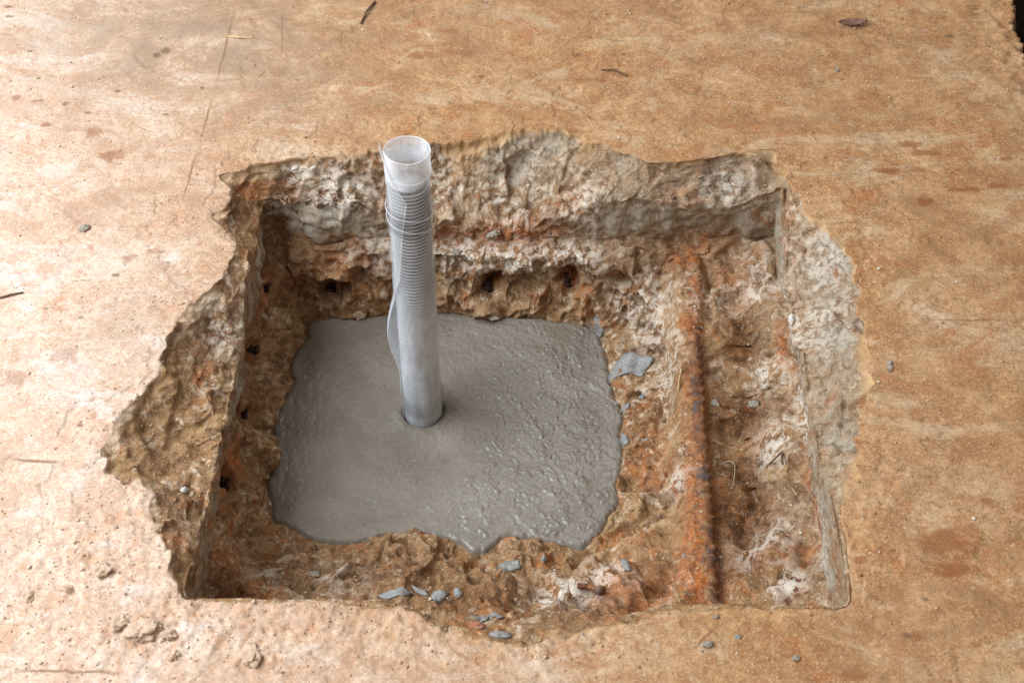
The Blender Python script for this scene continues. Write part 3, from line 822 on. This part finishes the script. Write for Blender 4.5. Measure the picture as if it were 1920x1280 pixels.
# uneven rim
inner[-1, :, 2] += .0012 * np.sin(ph[0] + np.linspace(0, 2 * math.pi, 127, endpoint=False) * 2 + 1)
M_FILM = film_material('clear_film', .54, .78, (.93, .96, 1.0), (axis_z(575) - GZ, ZR))
M_FILM2 = film_material('milky_film', .48, .70, (.90, .94, 1.0), (axis_z(575) - GZ, ZR))
sleeve = part('plastic_sleeve', grid_mesh('plastic_sleeve', inner), M_FILM, bolt)
# bright cut edge of the film
def ring_tube(path, rad, closed=True, sides=6):
    n = len(path)
    tang = np.roll(path, -1, 0) - np.roll(path, 1, 0) if closed else np.gradient(path, axis=0)
    tang /= np.maximum(np.linalg.norm(tang, axis=1, keepdims=True), 1e-9)
    ref = np.array([0, 0, 1.0]); 
    s1 = np.cross(tang, ref); bad = np.linalg.norm(s1, axis=1) < 1e-3
    s1[bad] = np.cross(tang[bad], np.array([1.0, 0, 0]))
    s1 /= np.linalg.norm(s1, axis=1, keepdims=True); s2 = np.cross(tang, s1)
    an = np.linspace(0, 2 * math.pi, sides, endpoint=False)
    rad = np.broadcast_to(rad, (n,))
    T = path[:, None, :] + rad[:, None, None] * (np.cos(an)[None, :, None] * s1[:, None, :] + np.sin(an)[None, :, None] * s2[:, None, :])
    if closed: T = np.concatenate([T, T[:1]], 0)
    else:
        T = np.concatenate([np.repeat(path[:1, None, :], sides, 1), T, np.repeat(path[-1:, None, :], sides, 1)], 0)
    return T
M_EDGE = film_material('film_edge', .5, .8, (.96, .97, 1.0))
part('rim', grid_mesh('rim', ring_tube(inner[-1], .00055)), M_EDGE, sleeve)
# second turn of the film: starts lower, its loose edge runs down the front and bulges on the left
zedge = np.array([axis_z(y) - GZ for y in (272, 352, 420, 500, 540, 570, 640, 690, 800)])[::-1]
pedge = np.array([186, 266, 249, 234, 206, 196, 190, 196, 200])[::-1] * D2R
phi_e = lambda z: np.interp(z, zedge, pedge)
zb0, zb1 = axis_z(690) - GZ, axis_z(545) - GZ
def r_outer(p, z):
    t = np.clip((z - zb0) / (zb1 - zb0), 0, 1)
    bulge = .0105 * np.sin(math.pi * t) ** 1.2 * np.exp(-((p - 188 * D2R) / (24 * D2R)) ** 2)
    tt = sstep(ZT - .012, ZT + .004, z)
    lift = (.0006 + .0022 * tt) * np.exp(-((p - phi_e(z[0])) / (30 * D2R)) ** 2)
    return RF + .0010 + wrinkle(p + 1.7, z + .3) + bulge + lift
ztop2 = axis_z(270) - GZ + .004
outer_s = film_sheet('outer', lambda z: (60 + 115 * float(sstep(ZT - .022, ZT - .004, z))) * D2R, phi_e, .0, ztop2, r_outer, 120, 300)
flap = part('film_flap', grid_mesh('film_flap', outer_s, wrap=False), M_FILM2, bolt)
part('loose_edge', grid_mesh('loose_edge', ring_tube(outer_s[:, -1], .00042, closed=False)), M_EDGE, flap)
# first turn ends a little below the mouth on the front: a second rim line
zl = axis_z(318) - GZ
an = np.linspace(0, 2 * math.pi, 160, endpoint=False)
lip_p = np.stack([(RF + .0007) * np.cos(an), (RF + .0007) * np.sin(an), zl + .0015 * np.sin(an * 2 + .6)], 1)
part('inner_rim', grid_mesh('inner_rim', ring_tube(lip_p, .00042)), M_EDGE, sleeve)
# clear tape wound round the film, top and bottom
def tape_band(zc, h, seed, tilt):
    n, k = 160, 46
    a = np.linspace(0, 2 * math.pi, n, endpoint=False)
    T = np.zeros((k, n, 3))
    for i in range(k):
        s = i / (k - 1) - .5
        w = .0008 * np.sin(s * 26 + 2 * np.sin(a + seed)) * (.5 + .5 * np.sin(a * 1.0 + seed))
        r = RF + .0019 + w
        T[i] = np.stack([r * np.cos(a), r * np.sin(a), zc + s * h + tilt * np.cos(a - 2.9)], 1)
    return T
N = NT('clear_tape')
gl = N.n('ShaderNodeBsdfGlossy'); gl.inputs['Roughness'].default_value = .12
tp = N.n('ShaderNodeBsdfTransparent'); tp.inputs['Color'].default_value = (1, 1, 1, 1)
fz = N.n('ShaderNodeFresnel'); fz.inputs['IOR'].default_value = 1.5
mx = N.n('ShaderNodeMixShader'); N.l(N.math('MULTIPLY', fz.outputs[0], .45), mx.inputs[0]); N.l(tp.outputs[0], mx.inputs[1]); N.l(gl.outputs[0], mx.inputs[2])
M_TAPE = N.done(mx.outputs[0])
z_up, z_lo = axis_z(398) - GZ, axis_z(742) - GZ
t1 = part('tape_band', grid_mesh('tape_band', tape_band(z_up, .034, .4, .003)), M_TAPE, bolt)
t2 = part('tape_band', grid_mesh('tape_band', tape_band(z_lo, .026, 2.0, -.001)), M_TAPE, bolt)
for zz, ti in ((z_up + .010, .003), (z_up - .006, .005)):
    lp = np.stack([(RF + .0026) * np.cos(an), (RF + .0026) * np.sin(an), zz + ti * np.cos(an - 2.9) + .0006 * np.sin(3 * an)], 1)
    part('tape_crease', grid_mesh('tape_crease', ring_tube(lp, .00035)), M_EDGE, t1)

# ------------------------------------------------------------------ reinforcing bars
M_RUST = rust_metal('rusty_bar'); M_RUSTD = rust_metal('hole_shade_rust', True)  # second one: rust blackened so recessed bar ends read as shaded holes
def ribbed_bar(L, R, pitch=.0125, ns=40, step=.0011, flat=.0):
    zs = np.arange(0, L, step); ph = np.linspace(0, 2 * math.pi, ns, endpoint=False)
    ZS, PH = np.meshgrid(zs, ph, indexing='ij')
    half = np.where(np.sin(PH) > 0, 1, -1)
    k = ((ZS / pitch + half * .25 + .35 * np.abs(np.cos(PH))) % 1)
    ribs = np.exp(-((k - .5) / .17) ** 2) * (np.abs(np.sin(PH)) ** .6)
    seam = np.exp(-(np.sin(PH) / .16) ** 2)
    q = np.stack([np.cos(PH) * 1.5, np.sin(PH) * 1.5, ZS * 60], -1).reshape(-1, 3)
    n_ = perlin(q).reshape(ZS.shape)
    r = R - .0012 + .0032 * ribs * (.6 + .8 * np.clip(n_ + .5, 0, 1)) + .0011 * seam + .0007 * n_
    B = np.stack([r * np.cos(PH), r * np.sin(PH), ZS], -1)
    c0 = B[:1] * np.array([0.02, 0.02, 1]); c1 = B[-1:] * np.array([0.02, 0.02, 1])
    return np.concatenate([c0, B, c1], 0)
a0 = BAR0 - bd * .006; a1 = BAR1 + bd * .06
bar_me = grid_mesh('reinforcing_bar', ribbed_bar(np.linalg.norm(a1 - a0), BAR_R, .014))
bar_me.materials.append(M_RUST)
bar = link(bpy.data.objects.new('reinforcing_bar', bar_me))
bar.location = a0 - np.array([0, 0, .0084])
bar.rotation_euler = (Vector(bd).to_track_quat('Z', 'X') @ Matrix.Rotation(math.radians(35), 3, 'Z').to_quaternion()).to_euler()
thing(bar, 'long ribbed rusty reinforcing bar lying along the right ledge of the pit', 'rebar')

def stub(px, py, axis, L, R, label, mat=None):
    p, n = hit(px, py)
    me = grid_mesh('cut_bar_end', ribbed_bar(L, R, .010, 28, .0015))
    me.materials.append(mat or M_RUSTD)
    o = link(bpy.data.objects.new('cut_bar_end', me))
    ax = np.array(axis, float); ax /= np.linalg.norm(ax)
    o.location = p - ax * (L - .002)
    o.rotation_euler = Vector(ax).to_track_quat('Z', 'Y').to_euler()
    thing(o, label, 'rebar', 'cut bar ends in the pit sides')
stub(622, 546, (.05, -1, -.05), .05, .0075, 'rusty cut bar end in back face, left of the wrapped bolt')
stub(915, 544, (.0, -1, -.05), .05, .0078, 'rusty cut bar end in back face, just right of the wrapped bolt')
stub(1064, 535, (.0, -1, -.02), .05, .0068, 'rusty cut bar end in back face, furthest right of the bolt')
stub(506, 540, (1, -.25, .0), .05, .0065, 'rusty cut bar end in left face, deepest in the back corner')
stub(484, 655, (1, -.2, .0), .05, .0070, 'rusty cut bar end in left face, second from the back corner')
stub(464, 775, (1, -.2, .0), .05, .0065, 'rusty cut bar end in left face, level with the foot of the bolt')
stub(430, 908, (1, -.25, .1), .05, .0075, 'dark cut bar end in left face, nearest the front corner')

# ------------------------------------------------------------------ splashes, stones, chips
M_SPLAT = splat_material()
M_GREY = stone_material('grey_stone', (.23, .20, .165), (.37, .33, .285), .7)
M_TANST = stone_material('tan_stone', (.34, .22, .13), (.60, .47, .34))
M_WHITE = stone_material('pale_stone', (.50, .45, .38), (.72, .68, .62))
M_LUMP = stone_material('clay_lump', (.46, .29, .19), (.68, .52, .40), .9)
M_BEDDED = stone_material('bedded_stone', (.20, .115, .055), (.42, .29, .18))
M_BRICK = stone_material('red_chip', (.30, .10, .05), (.45, .2, .12))

def frame(n, ang):
    n = Vector(n).normalized()
    t = Vector((math.cos(ang), math.sin(ang), 0)); t = (t - n * t.dot(n)).normalized()
    b = n.cross(t)
    return Matrix((t, b, n)).transposed()

def lump_mesh(name, outline, h, seed, jag=.18, sub=3):
    """flattened irregular lump; outline(angle) gives the plan radius"""
    bm = bmesh.new()
    bmesh.ops.create_icosphere(bm, subdivisions=sub, radius=1.0)
    co = np.array([v.co[:] for v in bm.verts])
    an = np.arctan2(co[:, 1], co[:, 0])
    r = np.array([outline(a) for a in an])
    nz = fbm(co * 1.0 + seed * 3.7, 1.6, 3, .55) * jag * 1.6
    hh, _, _ = facets(co + seed * 1.9, 1.5, 0, .8)
    k = 1 + nz + jag * .7 * hh
    zz = np.sign(co[:, 2]) * np.abs(co[:, 2]) ** .8
    for v, c, rr_, kk, z in zip(bm.verts, co, r, k, zz):
        v.co = (c[0] * rr_ * kk, c[1] * rr_ * kk, z * h * kk)
    me = bpy.data.meshes.new(name); bm.to_mesh(me); bm.free()
    me.polygons.foreach_set('use_smooth', np.ones(len(me.polygons), bool))
    return me

def lay(name, px, py, sx, sy, h, mat, label, cat, ang=0.0, seed=None, sink=.25, jag=.18, group=None, star=None, sub=3, conform=False):
    p, n = hit(px, py)
    seed = (px * .37 + py * .11) if seed is None else seed
    def outl(a):
        e = 1.0 / math.sqrt((math.cos(a) / sx) ** 2 + (math.sin(a) / sy) ** 2)
        if star: e *= np.interp((math.degrees(a)) % 360, star[0], star[1])
        return e
    me = lump_mesh(name, outl, h, seed, jag, sub)
    me.materials.append(mat)
    o = link(bpy.data.objects.new(name, me))
    nn = Vector(n) * .75 + Vector((0, 0, .5))
    fm = frame(nn, ang)
    if conform:
        # drape over the rough ground
        co = np.array([v.co[:] for v in me.vertices])
        Wc = np.array(p) + co[:, :2] @ np.array(fm)[:, :2].T
        sel = np.argwhere(np.linalg.norm(P[n_out:] - p, axis=2) < max(sx, sy) * 1.7 + .004)
        pts = P[n_out:][sel[:, 0], sel[:, 1]]
        for v, w in zip(me.vertices, Wc):
            d = ((pts[:, :2] - w[:2]) ** 2).sum(1)
            j = np.argsort(d)[:9]
            zz = pts[j, 2].mean()
            v.co = (w[0] - p[0], w[1] - p[1], zz - p[2] + v.co.z)
        o.location = p + np.array([0, 0, h * (1 - 2 * sink) * .5])
    else:
        o.rotation_euler = fm.to_euler()
        o.location = Vector(p) + Vector(n) * h * (1 - 2 * sink)
    thing(o, label, cat, group)
    return o

SPL = 'grey splashes of concrete in the pit'
lay('concrete_splash', 1180, 681, .026, .016, .004, M_SPLAT, 'largest grey concrete splash, beside the right edge of the wet pool', 'splash', .05, 3, .3, .22, SPL,
    ([0, 40, 80, 120, 160, 200, 240, 280, 320, 360], [1.1, .95, 1.2, 1.0, 1.05, 1.15, 1.0, .75, 1.05, 1.1]), conform=True)
for a in [(1123,618,.009,.012,.003,.9,'small grey splash at the back right corner of the wet pool'),
          (1171,762,.009,.007,.004,.4,'round grey blob just right of the wet pool below the largest splash'),
          (1168,824,.006,.010,.004,.3,'upright grey blob touching the right edge of the wet pool'),
          (952,1056,.017,.011,.003,-.3,'grey T-shaped smear just in front of the wet pool'),
          (822,1112,.013,.010,.004,.5,'curled grey splash in the rubble at the front of the pit'),
          (856,1108,.005,.010,.003,.2,'short grey drip right of the curled splash at the front'),
          (735,1114,.024,.006,.003,.05,'dark grey strip of concrete along the front lip of the pit'),
          (790,1108,.012,.005,.003,-.5,'thin grey trickle left of the curled splash at the front'),
          (898,1158,.013,.008,.005,.1,'rounded grey blob above a red chip in the front break'),
          (930,1152,.010,.005,.003,-.2,'small wet grey fleck right of the red chip in the front break'),
          (940,1188,.013,.008,.004,.2,'shiny grey splash lowest on the front break'),
          (1172,1057,.005,.013,.004,.25,'elongated grey dropping on the front right ledge'),
          (1022,1046,.005,.004,.003,0,'tiny shiny grey drop in front of the wet pool'),
          (1213,821,.007,.004,.003,.2,'pair of tiny grey flecks between wet pool and rusty bar'),
          (1204,743,.007,.004,.003,.5,'small grey fleck on the right ledge above the middle')]:
    x, y, sx, sy, h, ang, lab = a
    lay('concrete_splash', x, y, sx * .8, sy * .8, h * .8, M_SPLAT, lab, 'splash', ang, None, .3, .28, SPL, conform=True)
ST = 'loose stones'
for a in [(1411,757,.011,.008,.005,.0,M_GREY,'grey triangular stone in the brown hollow right of the rusty bar'),
          (1341,755,.008,.010,.005,.7,M_GREY,'small pale grey chip beside the ribs of the rusty bar'),
          (1284,1040,.006,.004,.003,.3,M_GREY,'dark pebble on rusty ledge just left of the bar near the front'),
          (591,1075,.010,.008,.005,.2,M_GREY,'grey pebble on the brown ledge in the front left of the pit'),
          (160,427,.011,.009,.006,.6,M_GREY,'bluish grey pebble lying on the pale floor at left'),
          (1666,685,.006,.013,.004,-.15,M_GREY,'slim grey stone sliver on the floor right of the pit'),
          (1327,1207,.009,.006,.005,.2,M_GREY,'larger grey pebble on the floor in front of the pit'),
          (1384,1193,.006,.005,.004,.0,M_GREY,'small bluish pebble on the floor right of the larger front pebble'),
          (1344,1154,.006,.003,.003,.2,M_GREY,'small flat grey chip close to the front right rim'),
          (1492,1232,.007,.005,.004,.2,M_GREY,'grey pebble nearest the bottom edge at right'),
          (855,472,.010,.006,.005,.0,M_GREY,'grey stone on the back ledge just right of the bolt'),
          (924,442,.014,.007,.006,.0,M_GREY,'flat grey stone at the foot of the back wall'),
          (1567,131,.005,.005,.004,.0,M_GREY,'tiny dark pebble on the far right floor'),
          (925,598,.012,.006,.006,.1,M_WHITE,'pale pebble at the back edge of the wet pool'),
          (676,590,.016,.011,.009,.3,M_TANST,'tan stone at the back edge of the pool left of the bolt'),
          (895,1172,.014,.009,.007,.1,M_BRICK,'red brick chip in the front break of the pit'),
          (345,918,.006,.013,.005,-.3,M_WHITE,'upright white stone chip on the front left break'),
          (358,925,.005,.010,.004,-.2,M_TANST,'slim pale chip beside the upright white one at front left'),
          (553,313,.008,.006,.005,.2,M_WHITE,'white stone chip on the back left rim'),
          (590,314,.007,.005,.004,.9,M_WHITE,'pale rounded chip on the back rim left of the bolt'),
          (1483,598,.006,.014,.006,.0,M_WHITE,'white flake on the right saw-cut edge')]:
    x, y, sx, sy, h, ang, mt, lab = a
    lay('stone', x, y, sx * .58, sy * .58, h * .5, mt, lab, 'stone', ang, None, .42 if mt is not M_GREY else .3, .26, ST)
for a in [(268,1178,.030,.017,.010,.2,'biggest clod of crumbled mortar on the floor at lower left'),
          (232,1165,.015,.010,.007,.6,'pale clod just left of the biggest mortar clod'),
          (318,1190,.012,.009,.007,.1,'small clod just right of the biggest mortar clod'),
          (470,1224,.014,.020,.006,.3,'pale flat lump of mortar near the bottom edge'),
          (193,1068,.012,.011,.008,.5,'knobbly pale clod on the crumbled floor left of the pit corner'),
          (325,1228,.009,.008,.006,.5,'small tan clod between the biggest clod and the bottom edge'),
          (57,1115,.007,.013,.004,.2,'narrow pale crumb at the far left near the bottom')]:
    x, y, sx, sy, h, ang, lab = a
    lay('mortar_clod', x, y, sx * .66, sy * .66, h * .5, M_LUMP, lab, 'mortar', ang, None, .42, .34, 'crumbled mortar clods', sub=4)

# ------------------------------------------------------------------ nail, wires, straws, leaf
def rod_thing(name, pts, rad, mat, label, cat, group=None, sides=7, head=None):
    pts = np.array(pts, float)
    t = np.linspace(0, 1, len(pts)); tt = np.linspace(0, 1, 40)
    path = np.stack([np.interp(tt, t, pts[:, k]) for k in range(3)], 1)
    for _ in range(3): path[1:-1] = (path[:-2] + 2 * path[1:-1] + path[2:]) / 4
    base = path[0].copy()
    me = grid_mesh(name, ring_tube(path - base, rad, closed=False, sides=sides))
    me.materials.append(mat)
    o = link(bpy.data.objects.new(name, me)); o.location = base
    thing(o, label, cat, group)
    return o, path
def on(px, py, up=.001):
    p, n = hit(px, py); return p + np.array([0, 0, up])
M_NAIL = rust_metal('nail_rust'); M_WIRE = plain('thin_wire', (.42, .34, .26), .45); M_WIRED = plain('dark_wire', (.13, .07, .04), .6)
M_STRAW = plain('dry_straw', (.62, .46, .24), .7); M_TWIG = plain('dark_twig', (.15, .085, .045), .8); M_LEAF = plain('dry_leaf', (.20, .10, .07), .7)
rad = np.r_[np.full(34, .0032), np.full(6, .0058)]
rod_thing('nail', [on(1084, 1100, .004), on(1105, 1106, .005), on(1130, 1110, .005)], rad, M_NAIL, 'short thick rusty nail lying on the front right ledge', 'nail', sides=10)
WR = 'bits of tie wire in the pit'
rod_thing('wire', [on(1284, 542, .004), on(1295, 546, .008), on(1306, 552, .004)], .0009, M_WIRE, 'tiny straight wire bit on the ledge at the back end of the rusty bar', 'wire', WR)
rod_thing('wire', [on(1350, 872, .003), on(1366, 874, .012), on(1376, 884, .016), on(1374, 902, .010), on(1372, 914, .002)], .0005, M_WIRE, 'thin pale hooked wire in the brown hollow right of the bar', 'wire', WR)
rod_thing('wire', [on(1432, 470, .002), on(1434, 505, .005), on(1430, 525, .005), on(1420, 538, .006), on(1412, 520, .004), on(1408, 505, .002)], .0006, M_WIRE, 'bent hairpin wire hanging in the back right corner', 'wire', WR)
rod_thing('wire', [on(1434, 878, .002), on(1452, 866, .008), on(1462, 858, .012), on(1466, 874, .004)], .0012, M_WIRED, 'dark crooked wire on the ledge near the right wall', 'wire', WR)
rod_thing('straw', [on(1275, 694, .004), on(1271, 715, .009), on(1269, 738, .003)], .0008, M_STRAW, 'pale straw lying across the hollow left of the rusty bar', 'straw')
rod_thing('straw', [on(425, 67, .001), on(450, 71, .002), on(473, 72, .001)], .0011, M_STRAW, 'pale straw on the floor near the top left line', 'straw')
rod_thing('twig', [on(704, 4, .002), on(690, 26, .004), on(676, 44, .002)], .0016, M_TWIG, 'thin dark twig on the floor at the top edge', 'twig')
rod_thing('twig', [on(1126, 131, .001), on(1150, 133, .003), on(1175, 142, .001)], .0014, M_TWIG, 'small grey-brown twig on the floor behind the pit', 'twig')
rod_thing('twig', [on(0, 559, .001), on(20, 555, .002), on(46, 547, .001)], .0012, M_TWIG, 'thin brown twig at the left edge of the floor', 'twig')
# dry leaf: curled lens-shaped blade
p, n = hit(1600, 45)
nu, nv = 15, 7
Lf = np.zeros((nv, nu, 3))
for i in range(nv):
    for j in range(nu):
        s = j / (nu - 1) * 2 - 1; w = (1 - s * s) * .0075; v = i / (nv - 1) * 2 - 1
        Lf[i, j] = (s * .020, v * w, .002 + .003 * v * v + .002 * s * s)
lme = grid_mesh('dry_leaf', Lf, wrap=False); lme.materials.append(M_LEAF)
leaf = link(bpy.data.objects.new('dry_leaf', lme)); leaf.location = p + np.array([0, 0, .0008]); leaf.rotation_euler = (0, 0, .06)
sm = leaf.modifiers.new('solid', 'SOLIDIFY'); sm.thickness = .0006
thing(leaf, 'small dark curled leaf on the floor at upper right', 'leaf')

# ------------------------------------------------------------------ aggregate stones bedded in the broken faces (pieces of the slab)
protos = []
for k in range(7):
    e = .75 + .1 * k
    me = lump_mesh('stone', lambda a, e=e: 1.0 / math.sqrt((math.cos(a) / 1.0) ** 2 + (math.sin(a) / (1.45 - e * .6)) ** 2), .75, 11.3 * k + 2, .28, 2)
    protos.append(me)
variants = []
for me in protos:
    for mt in (M_TANST, M_TANST, M_BEDDED, M_BEDDED):
        c = me.copy(); c.materials.append(mt); variants.append(c)
zz_all = zone
cand = np.argwhere((zz_all == 1) | (zz_all == 3) | (zz_all == 4))
cnt = 0
pick = rng.permutation(len(cand))
placed = []
for idx in pick:
    r_, c_ = cand[idx]
    p = P[r_, c_]
    u_ = uu[r_, c_]
    if not (.12 < u_ < .92): continue
    if zone[r_, c_] == 1 and gap[c_] < .04: continue
    if p[2] < GZ + .015: continue
    if any(np.linalg.norm(p - q) < .016 for q in placed): continue
    if np.hypot(p[0] - (BAR0[0] + bd[0] * ((p - BAR0) @ bd)), 0) < .03: continue
    s = rng.uniform(.0035, .0085)
    o = link(bpy.data.objects.new('stone', variants[rng.integers(len(variants))]))
    o.parent = slab
    o.location = p - NF[r_, c_] * s * .55
    o.scale = (s, s, s)
    o.rotation_euler = tuple(rng.uniform(0, 6.28, 3))
    placed.append(p); cnt += 1
    if cnt >= 90: break

# ------------------------------------------------------------------ sand and grit, one mass
def grit():
    base = np.array([[1,0,0],[-1,0,0],[0,1,0],[0,-1,0],[0,0,1],[0,0,-1]], float)
    fc = np.array([[0,2,4],[2,1,4],[1,3,4],[3,0,4],[2,0,5],[1,2,5],[3,1,5],[0,3,5]])
    X, Y = PX2, PY2
    vis = (X > -80) & (X < 2000) & (Y > -60) & (Y < 1340)
    w = np.zeros((NR, NT_))
    area_ = np.gradient(RR, axis=0) * RR * (2 * math.pi / NT_)
    area_ = np.abs(area_)
    dens = np.where(zone == 0, .10, 0.55)
    dens = np.where(zone == 2, 0, dens); dens = np.where(zone == 5, 0, dens)
    cr = np.zeros((NR, NT_)); cr[:n_out + 1] = crum.reshape(-1, NT_)
    dens = dens + .8 * cr
    up = np.clip(NF[..., 2], 0, 1) ** 2
    hm = np.zeros((NR, NT_)); hm[:n_out + 1] = hole_m.reshape(-1, NT_)
    w = dens * area_ * vis * up * (hm < .01)
    w = (w / w.sum()).reshape(-1)
    n = 9000
    ids = rng.choice(len(w), n, p=w)
    pts = P.reshape(-1, 3)[ids] + np.c_[rng.normal(0, .0008, (n, 2)), np.zeros(n)]
    sz = np.clip(rng.lognormal(-7.15, .45, n), .0004, .0030)
    V = base[None] * rng.uniform(.55, 1.3, (n, 6, 1)) * sz[:, None, None] * np.array([1, 1, .75])
    an = rng.uniform(0, 6.28, n); ca, sa = np.cos(an), np.sin(an)
    Vx = V[..., 0] * ca[:, None] - V[..., 1] * sa[:, None]; Vy = V[..., 0] * sa[:, None] + V[..., 1] * ca[:, None]
    V = np.stack([Vx, Vy, V[..., 2]], -1) + pts[:, None, :] + np.array([0, 0, 1.0]) * (sz * .25)[:, None, None]
    Fc = (fc[None] + (np.arange(n) * 6)[:, None, None]).reshape(-1, 3).astype(np.int32)
    me = bpy.data.meshes.new('loose_grit')
    me.vertices.add(n * 6); me.vertices.foreach_set('co', V.reshape(-1).astype(np.float32))
    me.loops.add(Fc.size); me.loops.foreach_set('vertex_index', Fc.reshape(-1))
    me.polygons.add(len(Fc)); me.polygons.foreach_set('loop_start', np.arange(0, Fc.size, 3, dtype=np.int32))
    me.update(calc_edges=True)
    attr(me, 'tone', np.repeat(rng.uniform(0, 1, n), 6))
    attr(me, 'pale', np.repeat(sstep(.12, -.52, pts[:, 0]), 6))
    N = NT('grit')
    tone = N.attr('tone')
    c = N.mix(N.rng(tone, 0, .8), (.33, .18, .08), (.58, .40, .23))
    c = N.mix(N.rng(tone, .82, .84), c, (.70, .62, .52))
    c = N.mix(N.rng(tone, .95, .96), c, (.22, .22, .22))
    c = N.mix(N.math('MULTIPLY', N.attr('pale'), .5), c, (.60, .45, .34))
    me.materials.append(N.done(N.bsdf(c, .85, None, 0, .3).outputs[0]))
    o = link(bpy.data.objects.new('loose_grit', me))
    o['kind'] = 'stuff'
    thing(o, 'loose sand and grit scattered over the floor and ledges', 'grit')
grit()
